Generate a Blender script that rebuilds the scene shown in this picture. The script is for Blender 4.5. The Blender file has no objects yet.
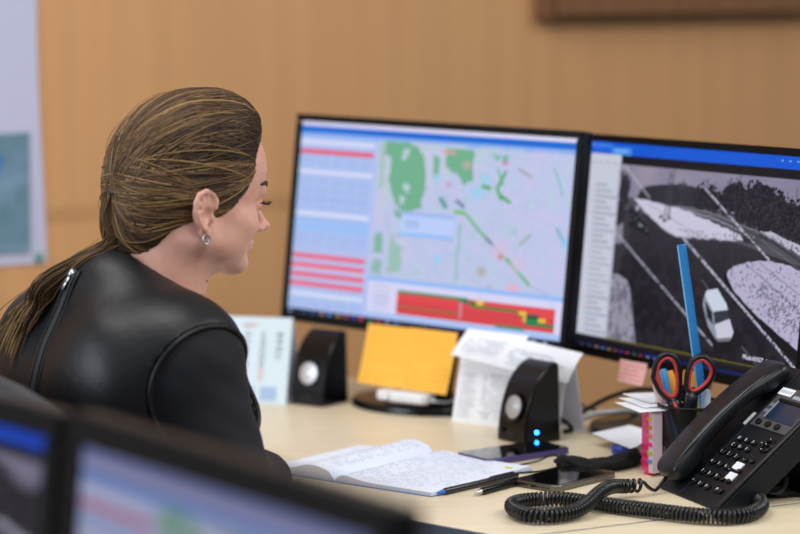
import bpy, math, random
import numpy as np
from mathutils import Vector, Matrix, Quaternion
random.seed(7); rng = np.random.default_rng(7)
S = bpy.context.scene
COL = S.collection
R_ = math.radians

# ------------------------------------------------------------------ camera, world, lamps, exposure
cam_data = bpy.data.cameras.new('camera')
cam = bpy.data.objects.new('camera', cam_data); COL.objects.link(cam)
cam.location = (0, 0, 1.36)
cam.rotation_euler = (Matrix.Rotation(R_(90 - 6.3), 4, 'X') @ Matrix.Rotation(R_(-0.5), 4, 'Z')).to_euler()
cam_data.sensor_width = 36; cam_data.lens = 2500 / 800 * 36
cam_data.clip_start = 0.05
cam_data.dof.use_dof = True
cam_data.dof.focus_distance = 3.02
cam_data.dof.aperture_fstop = 2.7
S.camera = cam

world = bpy.data.worlds.new('world'); S.world = world; world.use_nodes = True
world.node_tree.nodes['Background'].inputs[0].default_value = (0.80, 0.88, 1.0, 1)
world.node_tree.nodes['Background'].inputs[1].default_value = 0.36

def area(name, loc, aim, sx, sy, power, col):
    l = bpy.data.lights.new(name, 'AREA'); l.shape = 'RECTANGLE'; l.size = sx; l.size_y = sy
    l.energy = power; l.color = col
    o = bpy.data.objects.new(name, l); COL.objects.link(o); o.location = loc
    o.rotation_euler = (Vector(aim) - Vector(loc)).to_track_quat('-Z', 'Y').to_euler()
    return o
area('ceiling_light_rear', (-0.6, 2.7, 2.75), (-0.4, 3.2, 0.7), 1.3, 0.7, 24, (1.0, 0.97, 0.92))
area('ceiling_light_front', (1.0, 1.4, 2.75), (0.4, 3.2, 0.7), 1.3, 0.7, 24, (1.0, 0.97, 0.92))
area('window_daylight', (-3.6, 1.4, 2.0), (-0.2, 3.2, 0.9), 1.8, 1.6, 84, (0.80, 0.89, 1.0))
area('ceiling_light_right', (2.2, 3.0, 2.6), (-0.1, 3.1, 1.0), 1.2, 1.0, 26, (1.0, 0.96, 0.90))

S.view_settings.view_transform = 'Standard'; S.view_settings.look = 'None'
S.view_settings.gamma = 1.0; S.view_settings.use_curve_mapping = False
S.view_settings.exposure = 0.0

# ------------------------------------------------------------------ helpers
def lin(c):
    c = np.asarray(c, float) / 255.0
    return np.where(c <= 0.04045, c / 12.92, ((c + 0.055) / 1.055) ** 2.4)
def L4(c): return (*[float(x) for x in lin(c)], 1.0)

def mat(name, rgb, rough=0.5, metal=0.0, spec=0.5, noise=0.0, nscale=30.0, stretch=(1, 1, 1), bump=0.0, bscale=200.0,
        emit=None, estr=0.0, alpha=1.0, trans=0.0, sss=0.0, rgb2=None, coat=0.0):
    m = bpy.data.materials.new(name); m.use_nodes = True
    nt = m.node_tree; b = nt.nodes['Principled BSDF']
    b.inputs['Base Color'].default_value = L4(rgb)
    b.inputs['Roughness'].default_value = rough; b.inputs['Metallic'].default_value = metal
    b.inputs['Specular IOR Level'].default_value = spec
    b.inputs['Alpha'].default_value = alpha
    b.inputs['Transmission Weight'].default_value = trans
    b.inputs['Coat Weight'].default_value = coat
    if sss:
        b.inputs['Subsurface Weight'].default_value = sss
        b.inputs['Subsurface Radius'].default_value = (1.0, 0.35, 0.2); b.inputs['Subsurface Scale'].default_value = 0.006
    if emit is not None:
        b.inputs['Emission Color'].default_value = L4(emit); b.inputs['Emission Strength'].default_value = estr
    if noise or bump:
        tc = nt.nodes.new('ShaderNodeTexCoord'); mp = nt.nodes.new('ShaderNodeMapping')
        mp.inputs['Scale'].default_value = stretch
        nt.links.new(tc.outputs['Object'], mp.inputs[0])
    if noise:
        n = nt.nodes.new('ShaderNodeTexNoise'); n.inputs['Scale'].default_value = nscale; n.inputs['Detail'].default_value = 4
        nt.links.new(mp.outputs[0], n.inputs['Vector'])
        cr = nt.nodes.new('ShaderNodeValToRGB')
        c1 = np.array(rgb2 if rgb2 is not None else np.array(rgb) * (1 - noise))
        cr.color_ramp.elements[0].position = 0.3; cr.color_ramp.elements[0].color = L4(c1)
        cr.color_ramp.elements[1].position = 0.7; cr.color_ramp.elements[1].color = L4(rgb)
        nt.links.new(n.outputs['Fac'], cr.inputs[0]); nt.links.new(cr.outputs[0], b.inputs['Base Color'])
    if bump:
        n2 = nt.nodes.new('ShaderNodeTexNoise'); n2.inputs['Scale'].default_value = bscale; n2.inputs['Detail'].default_value = 3
        nt.links.new(mp.outputs[0], n2.inputs['Vector'])
        bp = nt.nodes.new('ShaderNodeBump'); bp.inputs['Strength'].default_value = bump; bp.inputs['Distance'].default_value = 0.002
        nt.links.new(n2.outputs['Fac'], bp.inputs['Height']); nt.links.new(bp.outputs[0], b.inputs['Normal'])
    return m

class MB:
    """collects shapes into one mesh"""
    def __init__(s): s.v = []; s.f = []; s.m = []; s.M = Matrix.Identity(4)
    def add(s, vs, fs, mi=0):
        o = len(s.v)
        s.v += [tuple(s.M @ Vector(p)) for p in vs]
        for f in fs: s.f.append(tuple(i + o for i in f)); s.m.append(mi)
        return s
    def box(s, c, d, mi=0, rot=None):
        vs = []
        for x in (-.5, .5):
            for y in (-.5, .5):
                for z in (-.5, .5):
                    p = Vector((x * d[0], y * d[1], z * d[2]))
                    if rot is not None: p = rot @ p
                    vs.append(Vector(c) + p)
        return s.add(vs, [(0, 1, 3, 2), (4, 6, 7, 5), (0, 4, 5, 1), (2, 3, 7, 6), (0, 2, 6, 4), (1, 5, 7, 3)], mi)
    def prism(s, poly, h0, h1, axis='z', mi=0):
        f = {'z': lambda a, b, h: (a, b, h), 'x': lambda a, b, h: (h, a, b), 'y': lambda a, b, h: (a, h, b)}[axis]
        n = len(poly); ar = sum(poly[i][0] * poly[(i + 1) % n][1] - poly[(i + 1) % n][0] * poly[i][1] for i in range(n))
        flip = (ar < 0) ^ (axis == 'y')
        if flip: poly = poly[::-1]
        vs = [f(a, b, h0) for a, b in poly] + [f(a, b, h1) for a, b in poly]
        fs = [tuple(range(n))[::-1], tuple(range(n, 2 * n))] + [(i, (i + 1) % n, n + (i + 1) % n, n + i) for i in range(n)]
        return s.add(vs, fs, mi)
    def lathe(s, prof, seg=32, mi=0, sx=1, sy=1, c=(0, 0, 0)):
        vs = []; n = len(prof)
        for k in range(seg):
            a = 2 * math.pi * k / seg
            for r, z in prof: vs.append((c[0] + r * math.cos(a) * sx, c[1] + r * math.sin(a) * sy, c[2] + z))
        fs = []
        for k in range(seg):
            for i in range(n - 1):
                a, b = k * n + i, ((k + 1) % seg) * n + i
                fs.append((a, b, b + 1, a + 1))
        fs.append(tuple(k * n for k in range(seg))[::-1]); fs.append(tuple(k * n + n - 1 for k in range(seg)))
        return s.add(vs, fs, mi)
    def tube(s, pts, r, seg=8, mi=0, closed=False, flat=1.0, upv=None):
        P = [Vector(p) for p in pts]; n = len(P)
        rr = r if hasattr(r, '__len__') else [r] * n
        vs = []; prev = None
        for i in range(n):
            if closed: t = P[(i + 1) % n] - P[i - 1]
            else: t = P[min(i + 1, n - 1)] - P[max(i - 1, 0)]
            if t.length < 1e-9: t = Vector((0, 0, 1))
            t.normalize()
            if upv is not None: a = Vector(upv)
            elif prev is None: a = Vector((0, 0, 1)) if abs(t.z) < .9 else Vector((1, 0, 0))
            else: a = prev
            a = a - t * a.dot(t)
            if a.length < 1e-6: a = t.orthogonal()
            a.normalize(); prev = a; b = t.cross(a)
            for k in range(seg):
                an = 2 * math.pi * k / seg
                vs.append(P[i] + (b * math.cos(an) + a * math.sin(an) * flat) * rr[i])
        fs = []
        for i in range(n if closed else n - 1):
            for k in range(seg):
                a0 = i * seg + k; a1 = i * seg + (k + 1) % seg; j = (i + 1) % n
                fs.append((a0, a1, j * seg + (k + 1) % seg, j * seg + k))
        if not closed: fs.append(tuple(range(seg))[::-1]); fs.append(tuple((n - 1) * seg + k for k in range(seg)))
        return s.add(vs, fs, mi)
    def quad(s, a, b, c, d, mi=0): return s.add([a, b, c, d], [(0, 1, 2, 3)], mi)
    def build(s, name, mats, parent=None, smooth=False, bevel=0.0, bseg=2, loc=None):
        me = bpy.data.meshes.new(name); me.from_pydata([tuple(v) for v in s.v], [], s.f); me.update()
        return finish(name, me, mats, parent, smooth, bevel, bseg, s.m)

def finish(name, me, mats, parent=None, smooth=False, bevel=0.0, bseg=2, mi=None):
    for m in (mats if isinstance(mats, (list, tuple)) else [mats]): me.materials.append(m)
    if mi is not None and len(set(mi)) > 1: me.polygons.foreach_set('material_index', np.array(mi, dtype=np.int32))
    o = bpy.data.objects.new(name, me); COL.objects.link(o)
    if parent is not None: o.parent = parent
    if smooth == 'angle':
        me.polygons.foreach_set('use_smooth', np.ones(len(me.polygons), bool)); me.set_sharp_from_angle(angle=R_(38))
    elif smooth: me.polygons.foreach_set('use_smooth', np.ones(len(me.polygons), bool))
    if bevel:
        b = o.modifiers.new('bevel', 'BEVEL'); b.width = bevel; b.segments = bseg; b.limit_method = 'ANGLE'; b.angle_limit = R_(35)
        me.polygons.foreach_set('use_smooth', np.ones(len(me.polygons), bool)); me.set_sharp_from_angle(angle=R_(50))
    return o

def tag(o, label, cat, group=None):
    o['label'] = label; o['category'] = cat
    if group: o['group'] = group
    return o
def thing(name, label, cat, loc=(0, 0, 0), rz=0.0, group=None):
    o = bpy.data.objects.new(name, None); COL.objects.link(o); o.empty_display_size = 0.05
    o.location = loc; o.rotation_euler = (0, 0, rz)
    return tag(o, label, cat, group)
def structure(o): o['kind'] = 'structure'; return o
def frame4(T, x, y, z):
    return Matrix(((x[0], y[0], z[0], T[0]), (x[1], y[1], z[1], T[1]), (x[2], y[2], z[2], T[2]), (0, 0, 0, 1)))
def text(name, body, size, m, parent, M, align='LEFT'):
    c = bpy.data.curves.new(name, 'FONT'); c.body = body; c.size = size; c.align_x = align; c.align_y = 'CENTER'
    c.materials.append(m)
    tmp = bpy.data.objects.new('tmp', c)
    me = bpy.data.meshes.new_from_object(tmp); bpy.data.objects.remove(tmp); me.name = name
    if not me.materials: me.materials.append(m)
    o = bpy.data.objects.new(name, me); COL.objects.link(o)
    if parent is not None: o.parent = parent
    o.matrix_basis = M
    return o
def spline(pts, n):
    P = np.array(pts, float); out = []
    k = len(P) - 1
    for i in range(n):
        t = i / (n - 1) * k; j = min(int(t), k - 1); f = t - j
        p0, p1, p2, p3 = P[max(j - 1, 0)], P[j], P[j + 1], P[min(j + 2, k)]
        out.append(.5 * ((2 * p1) + (-p0 + p2) * f + (2 * p0 - 5 * p1 + 4 * p2 - p3) * f * f + (-p0 + 3 * p1 - 3 * p2 + p3) * f ** 3))
    return np.array(out)
def resample(P, n):
    P = np.array(P); d = np.r_[0, np.cumsum(np.linalg.norm(np.diff(P, axis=0), axis=1))]
    q = np.linspace(0, d[-1], n)
    return np.stack([np.interp(q, d, P[:, i]) for i in range(P.shape[1])], 1)
DZ = 0.75      # desk top height

# ------------------------------------------------------------------ materials
M = {}
M['black_plastic'] = mat('black_plastic', (13, 13, 16), 0.42, spec=0.25)
M['gloss_black'] = mat('gloss_black', (8, 8, 11), 0.22, spec=0.28)
M['bezel_black'] = mat('bezel_black', (8, 8, 9), 0.5, spec=0.12)
M['dark_grey'] = mat('dark_grey', (34, 34, 40), 0.5, spec=0.3)
M['phone_black'] = mat('phone_black', (19, 22, 28), 0.45, spec=0.24, bump=0.05, bscale=900)
M['handset_black'] = mat('handset_black', (16, 19, 25), 0.34, spec=0.38)
M['paper'] = mat('paper', (238, 241, 248), 0.8)
M['paper_blue'] = mat('paper_blue', (226, 234, 250), 0.8)
M['paper_lilac'] = mat('paper_lilac', (220, 220, 236), 0.8)
M['ink_blue'] = mat('ink_blue', (126, 138, 190), 0.8)
M['ink_grey'] = mat('ink_grey', (168, 174, 188), 0.8)
M['ink_black'] = mat('ink_black', (60, 62, 70), 0.8)
M['ink_red'] = mat('ink_red', (226, 120, 120), 0.8)
M['yellow_note'] = mat('yellow_note', (250, 186, 66), 0.75)
M['ink_ochre'] = mat('ink_ochre', (222, 158, 58), 0.8)
M['pink_note'] = mat('pink_note', (248, 190, 186), 0.75)
M['silver'] = mat('silver', (200, 202, 206), 0.3, 0.9)
M['cone_silver'] = mat('cone_silver', (196, 196, 198), 0.38, 0.55)
M['white_plastic'] = mat('white_plastic', (226, 228, 232), 0.4)
M['label_white'] = mat('label_white', (232, 234, 240), 0.6)
M['red_plastic'] = mat('red_plastic', (196, 52, 56), 0.4)
M['grey_cable'] = mat('grey_cable', (176, 178, 176), 0.5)
M['wall_wood'] = mat('wall_wood', (203, 153, 105), 0.5, spec=0.3, noise=0.045, nscale=3.0, stretch=(9, 9, 0.35), bump=0.02, bscale=60)
M['desk_wood'] = mat('desk_wood', (230, 215, 184), 0.38, noise=0.05, nscale=4.0, stretch=(2, 14, 14))
M['desk_edge'] = mat('desk_edge', (96, 100, 118), 0.5)
M['metal_rim'] = mat('metal_rim', (118, 116, 110), 0.25, 0.85)
M['purple_metal'] = mat('purple_metal', (96, 88, 150), 0.3, 0.7)

# ------------------------------------------------------------------ the setting
WY = R_(31)
wd = (math.cos(WY), math.sin(WY)); wn = (math.sin(WY), -math.cos(WY))       # along the wall, out of the wall
def wallM(X0=0.0, Y0=4.6): return frame4((X0, Y0, 0), (wd[0], wd[1], 0), (-wn[0], -wn[1], 0), (0, 0, 1))
b = MB(); b.box((0.4, 0.06, 1.4), (6.0, 0.12, 2.8)); w = b.build('wall_back', M['wall_wood']); w.matrix_basis = wallM(); structure(w)
b = MB(); b.box((0.4, -0.0003, 0.986), (6.0, 0.0014, 0.026)); t1 = b.build('trim_1', mat('trim_wood', (188, 138, 92), 0.5, noise=0.04, nscale=3, stretch=(9, 9, 9)), bevel=0.0003)
t1.matrix_basis = wallM(); structure(t1)
b = MB(); b.box((0, 2.6, -0.05), (9, 8.5, 0.1)); structure(b.build('floor', mat('floor_grey', (92, 88, 84), 0.45, noise=0.15, nscale=6)))

# doored brown box at the right-hand dark band, only its lower edge in frame
wl = lambda x: 0.292 + x
cab = thing('wall_box', 'brown wooden box with doors high on the wall behind the monitors', 'cabinet')
cab.matrix_basis = wallM()
mc = mat('box_brown', (130, 92, 62), 0.6, spec=0.2, noise=0.12, nscale=4, stretch=(9, 9, .6))
b = MB(); b.box((1.55, -0.022, 1.652), (2.5, 0.042, 0.69)); b.build('body', mc, cab, bevel=0.003)
for k in range(4):
    b = MB(); b.box((0.62 + k * 0.62, -0.051, 1.652), (0.6, 0.016, 0.68)); d = b.build('door', mc, cab, bevel=0.002)
    b = MB(); b.tube([(0.36 + k * 0.62 + (0.5 if k % 2 == 0 else 0), -0.057, 1.40), (0.36 + k * 0.62 + (0.5 if k % 2 == 0 else 0), -0.080, 1.41), (0.36 + k * 0.62 + (0.5 if k % 2 == 0 else 0), -0.080, 1.49), (0.36 + k * 0.62 + (0.5 if k % 2 == 0 else 0), -0.057, 1.50)], 0.004)
    b.build('handle', M['silver'], d, smooth=True)

# poster on the wall
def wl_x(X, Y): return (X * wd[0] + (Y - 4.6) * wd[1])
px0 = wl_x(-0.606, 4.236)
pos = thing('wall_poster', 'pale lilac poster with a blue and green landscape picture on wood wall', 'poster'); pos.matrix_basis = wallM()
b = MB()
n = 12
for i in range(n):                                     # a slightly wavy sheet
    z0 = 0.905 + i * 0.075; z1 = z0 + 0.075
    e = lambda z: px0 + 0.004 * math.sin(z * 9) - 0.005 * (z - 0.9)
    b.add([(px0 - .6, -.003, z0), (e(z0), -.003 - .003 * math.sin(z0 * 7) ** 2, z0), (e(z1), -.003 - .003 * math.sin(z1 * 7) ** 2, z1), (px0 - .6, -.003, z1),
           (px0 - .6, -.001, z0), (e(z0), -.001, z0), (e(z1), -.001, z1), (px0 - .6, -.001, z1)],
          [(0, 1, 2, 3), (5, 4, 7, 6), (1, 5, 6, 2)])
b.build('sheet', mat('poster_paper', (186, 188, 216), 0.6), pos)
b = MB(); b.add([(px0 - .585, -.0075, 0.94), (px0 - .028, -.0075, 0.925), (px0 - .024, -.0075, 1.128), (px0 - .585, -.0075, 1.12)], [(0, 1, 2, 3)])
pm = mat('poster_picture', (56, 104, 112), 0.6, noise=0.5, nscale=14, stretch=(1, 1, 1), rgb2=(120, 150, 178))
b.build('picture', pm, pos)
b = MB(); b.add([(px0 - .2, -.009, 1.065), (px0 - .085, -.009, 1.058), (px0 - .075, -.009, 1.085), (px0 - .10, -.009, 1.118), (px0 - .2, -.009, 1.12)], [(0, 1, 2, 3, 4)])
b.build('blue_roof', mat('poster_blue', (30, 120, 205), 0.6), pos)
b = MB(); b.lathe([(0.0075, 0), (0.0075, .004), (0.004, .007)], 14); pin = b.build('pin', mat('pin_green', (70, 140, 110), 0.5), pos); pin.matrix_basis = Matrix.Translation((px0 - .012, -.004, .915)) @ Matrix.Rotation(R_(90), 4, 'X')

# desks
def desk(name, poly, label, legs, yaw):
    t = thing(name, label, 'desk')
    b = MB(); b.prism(poly, DZ - 0.026, DZ); o = b.build('desktop', [M['desk_wood'], M['desk_edge']], t, bevel=0.0015)
    me = o.data
    for p in me.polygons:
        if abs(p.normal.z) < 0.5: p.material_index = 1
    for (x, y, l, a) in legs:
        b = MB(); b.box((x, y, (DZ - 0.026) / 2), (l, 0.024, DZ - 0.026), rot=Matrix.Rotation(a, 3, 'Z')); b.build('leg_panel', M['dark_grey'], t, bevel=0.002)
    return t
desk('desk', [(-0.953, 3.718), (0.12, 2.7525), (1.0, 3.2005), (1.0, 3.29), (0.656, 3.29), (-0.467, 4.258)],
     'pale birch office desk carrying the two monitors, notebook and speakers',
     [(-0.60, 3.90, 0.55, R_(48)), (0.86, 3.215, 0.14, R_(27))], 0)
desk('desk', [(0.1225, 2.7485), (0.35, 2.546), (1.0, 2.30), (1.0, 3.1965)],
     'pale birch side desk joined along the thin seam under the telephone cord',
     [(0.80, 2.75, 0.5, R_(80)), (0.42, 2.66, 0.2, R_(-30))], 0)

# ------------------------------------------------------------------ screen pictures (what the lit displays show), painted on a millimetre grid
class Raster:
    def __init__(s, w, h, step):
        s.nx = int(w / step) + 1; s.ny = int(h / step) + 1; s.w = w; s.h = h
        s.X, s.Y = np.meshgrid(np.linspace(0, w, s.nx), np.linspace(0, h, s.ny))
        s.c = np.zeros((s.ny, s.nx, 3))
    def put(s, mask, col, a=1.0):
        m = (mask * a)[..., None] if not np.isscalar(mask) else a
        s.c = s.c * (1 - m) + np.array(col, float) * m
    def rect(s, x0, y0, x1, y1, col, a=1.0): s.put(((s.X >= x0) & (s.X <= x1) & (s.Y >= y0) & (s.Y <= y1)).astype(float), col, a)
    def inside(s, poly):
        ins = np.zeros(s.X.shape, bool); n = len(poly)
        for i in range(n):
            (x1, y1), (x2, y2) = poly[i], poly[(i + 1) % n]
            if y1 == y2: continue
            ins ^= ((s.Y > y1) != (s.Y > y2)) & (s.X < (x2 - x1) * (s.Y - y1) / (y2 - y1) + x1)
        return ins
    def poly(s, poly, col, a=1.0): s.put(s.inside(poly).astype(float), col, a)
    def line(s, pts, wd_, col, a=1.0, keep=None):
        d = np.full(s.X.shape, 1e9)
        for (x1, y1), (x2, y2) in zip(pts[:-1], pts[1:]):
            dx, dy = x2 - x1, y2 - y1; t = np.clip(((s.X - x1) * dx + (s.Y - y1) * dy) / (dx * dx + dy * dy + 1e-9), 0, 1)
            d = np.minimum(d, np.hypot(s.X - x1 - t * dx, s.Y - y1 - t * dy))
        m = np.clip((wd_ / 2 - d) / 0.8 + .5, 0, 1)
        if keep is not None: m = m * keep
        s.put(m, col, a)
    def noise(s, cell, seed):
        g = np.random.default_rng(seed).random((int(s.h / cell) + 3, int(s.w / cell) + 3))
        x = s.X / cell; y = s.Y / cell; i = x.astype(int); j = y.astype(int); fx = x - i; fy = y - j
        fx = fx * fx * (3 - 2 * fx); fy = fy * fy * (3 - 2 * fy)
        return (g[j, i] * (1 - fx) + g[j, i + 1] * fx) * (1 - fy) + (g[j + 1, i] * (1 - fx) + g[j + 1, i + 1] * fx) * fy

def taskbar(r, y0, y1, icons):
    r.rect(0, y0, r.w, y1, (24, 28, 58))
    for x, c in icons: r.rect(x, y0 + 3, x + 7, y1 - 3, c)
ICONS = [(14, (150, 160, 190)), (40, (60, 90, 130)), (58, (70, 100, 150)), (76, (190, 150, 160)), (92, (90, 160, 235)), (108, (200, 150, 70)), (124, (190, 90, 70)),
         (139, (90, 70, 200)), (154, (225, 70, 80)), (171, (50, 130, 90)), (187, (190, 60, 50)), (204, (150, 160, 190)), (221, (90, 130, 210)), (470, (160, 170, 200)), (490, (160, 170, 200))]

def paint_map(r):
    r.c[:] = (176, 194, 242)
    r.rect(0, 0, r.w, 17.5, (218, 214, 242)); r.rect(0, 17.5, r.w, 28, (0, 104, 212)); r.rect(0, 28, r.w, 34, (134, 172, 240))
    r.rect(163, 34, 524, 235, (190, 198, 232))
    n1 = r.noise(26, 1); n2 = r.noise(9, 2); n3 = r.noise(4, 3)
    mp = (r.X > 166) & (r.Y > 31) & (r.Y < 233)
    r.put((mp & (r.X + 2.2 * (r.Y - 100) < 250) & (n1 > .3)).astype(float), (190, 208, 214), .6)
    r.put((mp & (n1 * .6 + n2 * .4 > .62)).astype(float), (202, 196, 232), .5)
    r.put((mp & (n1 * .5 + n2 * .5 < .30)).astype(float), (184, 206, 222), .7)
    r.put((mp & (n2 * .5 + n3 * .5 < .24) & (r.X < 430)).astype(float), (140, 186, 180), .45)
    r.put((mp & (n2 * .4 + n3 * .6 > .80)).astype(float), (196, 176, 214), .2)
    wob = 5 * (n2 - .5)
    for k in range(26):                                   # faint street net
        q = np.random.default_rng(40 + k); x0, y0 = q.uniform(170, 520), q.uniform(35, 230); a = q.uniform(0, 3.14); l = q.uniform(30, 120)
        r.line([(x0 - l * math.cos(a), y0 - l * math.sin(a)), (x0 + l * math.cos(a), y0 + l * math.sin(a))], .9, (168, 186, 222), .6, mp)
    G = (112, 176, 142)
    X0, Y0 = r.X, r.Y; r.X = X0 + wob; r.Y = Y0 + 5 * (r.noise(8, 9) - .5)
    r.poly([(178, 33), (236, 36), (252, 52), (258, 92), (252, 128), (226, 136), (204, 126), (194, 108), (188, 84), (190, 60), (178, 52)], G)
    r.poly([(168, 36), (180, 34), (178, 96), (170, 110)], (150, 190, 170), .6)
    r.poly([(202, 132), (240, 136), (238, 146), (206, 146)], G, .9)
    r.poly([(292, 36), (342, 38), (344, 82), (328, 88), (314, 74), (292, 66)], G)
    r.poly([(268, 48), (280, 52), (282, 76), (272, 80)], G, .9)
    r.poly([(168, 172), (184, 170), (188, 196), (170, 202)], G, .75); r.poly([(200, 168), (222, 190), (226, 224), (198, 224)], (140, 190, 160), .7)
    r.poly([(170, 208), (190, 212), (188, 230), (168, 230)], G, .6)
    for p in ([(214, 40), (224, 42), (216, 62), (208, 60)], [(218, 92), (230, 96), (226, 106), (216, 102)], [(210, 112), (220, 112), (220, 124), (212, 124)]): r.poly(p, (184, 206, 214))
    r.X, r.Y = X0, Y0
    GR = (60, 168, 84)
    for pts, wd_, c in (([(316, 128), (334, 129)], 5, (96, 190, 70)), ([(338, 132), (362, 152), (376, 162)], 4.5, (96, 180, 110)), ([(376, 162), (388, 170)], 3.5, (70, 80, 120)),
                     ([(388, 170), (410, 186)], 2.5, (110, 180, 150)), ([(414, 188), (440, 208)], 5, (76, 180, 90)), ([(440, 208), (458, 222)], 4.5, (76, 184, 100)), ([(458, 222), (505, 238)], 1.5, (150, 170, 210)),
                     ([(386, 62), (398, 84)], 3, (90, 176, 110)), ([(400, 66), (388, 90), (396, 104)], 5, GR), ([(362, 88), (374, 90)], 6, GR), ([(396, 100), (412, 108)], 5, GR),
                     ([(328, 146), (326, 200), (330, 224)], 3, (110, 190, 160)), ([(436, 166), (452, 152)], 4, (140, 180, 150)), ([(424, 60), (446, 70)], 4, (170, 160, 170)),
                     ([(484, 56), (496, 76), (502, 92)], 2.5, (120, 176, 190)), ([(470, 40), (440, 120), (446, 190)], 1.2, (170, 190, 225)), ([(498, 140), (512, 158)], 5, (120, 176, 190)),
                     ([(288, 112), (298, 122)], 7, (70, 150, 140)), ([(318, 112), (330, 120)], 5, (100, 110, 150)), ([(306, 44), (286, 42)], 5, (220, 160, 160))): r.line(pts, wd_, c, .95)
    for x, y, s_, c in ((352, 98, 12, (150, 208, 240)), (366, 78, 9, (150, 208, 240)), (516, 158, 10, (150, 200, 250)), (278, 82, 7, (150, 208, 240)), (290, 198, 8, (150, 208, 245)), (402, 178, 16, (212, 190, 222)), (436, 196, 14, (212, 192, 224)),
                        (430, 232, 11, (236, 170, 196)), (404, 186, 5, (190, 130, 110)), (372, 210, 9, (176, 170, 160)), (388, 232, 6, (180, 180, 190)), (330, 60, 8, (200, 170, 170)), (300, 90, 4, (200, 130, 150)), (398, 52, 5, (210, 120, 160)), (384, 46, 5, (100, 180, 150)), (398, 46, 6, (100, 180, 150))):
        r.put(np.clip(1.4 - np.hypot(r.X - x, (r.Y - y) * 1.2) / s_, 0, 1), c, .85)
    r.rect(218, 134, 316, 170, (186, 206, 250)); r.rect(218, 134, 316, 139, (158, 184, 240)); r.rect(218, 165, 316, 170, (146, 190, 248))
    for y in (146, 151, 156): r.rect(226, y, 252, y + 2, (150, 170, 220))
    # left list
    r.rect(8, 33, 158, 296, (172, 192, 240))
    for y in range(36, 294, 5): r.rect(16, y, 152, y + 1.6, (154, 174, 226), .55 + .4 * math.sin(y * 1.7))
    for x in (44, 74, 100, 128): r.rect(x, 36, x + 1, 294, (190, 204, 244), .8)
    for y in (38, 84, 146, 268): r.rect(10, y, 156, y + 7, (214, 220, 248))
    r.rect(10, 158, 156, 178, (158, 192, 246)); r.rect(8, 200, 158, 262, (186, 192, 236), .6); r.rect(10, 226, 156, 234, (214, 208, 240))
    r.rect(10, 53, 156, 60, (232, 84, 108))
    for y in (211, 225, 239, 253): r.rect(9, y, 156, y + 6.5, (236, 96, 120))
    for y in range(52, 290, 9): r.rect(10, y, 15, y + 4, (110, 170, 180), .8)
    # gantt strip
    r.rect(163, 233, 524, 240, (150, 188, 246)); r.rect(166, 240, 524, 290, (214, 214, 244)); r.rect(166, 287, 524, 293, (170, 196, 246))
    for y in range(246, 288, 8): r.rect(176, y, 206, y + 2, (170, 176, 214))
    for x in (230, 300, 372, 440, 500): r.rect(x, 242, x + 1, 252, (170, 180, 220))
    rows = 6; h = 33 / rows; r.rect(222, 251, 506, 285.5, (176, 50, 60))
    for k in range(rows):
        y = 252 + k * h; r.rect(222, y, 506, y + h - .8, (226, 70, 78))
    g = (24, 132, 78); r.rect(222, 250, 352, 255, g); r.rect(336, 254, 374, 259, (20, 110, 70)); r.rect(360, 258, 440, 263, (40, 126, 60)); r.rect(440, 263, 480, 268, (20, 80, 60))
    r.rect(222, 272, 336, 276, (110, 110, 50)); r.rect(456, 268, 480, 274, g); r.rect(456, 274, 506, 278, g); r.rect(404, 282, 456, 286, g)
    for x, y in ((368, 252), (444, 260), (478, 267)): r.rect(x, y, x + 13, y + 6, (240, 196, 60))
    r.rect(452, 266, 457, 274, (230, 180, 60)); r.rect(338, 256, 342, 280, (196, 150, 160))
    taskbar(r, 295, r.h, ICONS)

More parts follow.
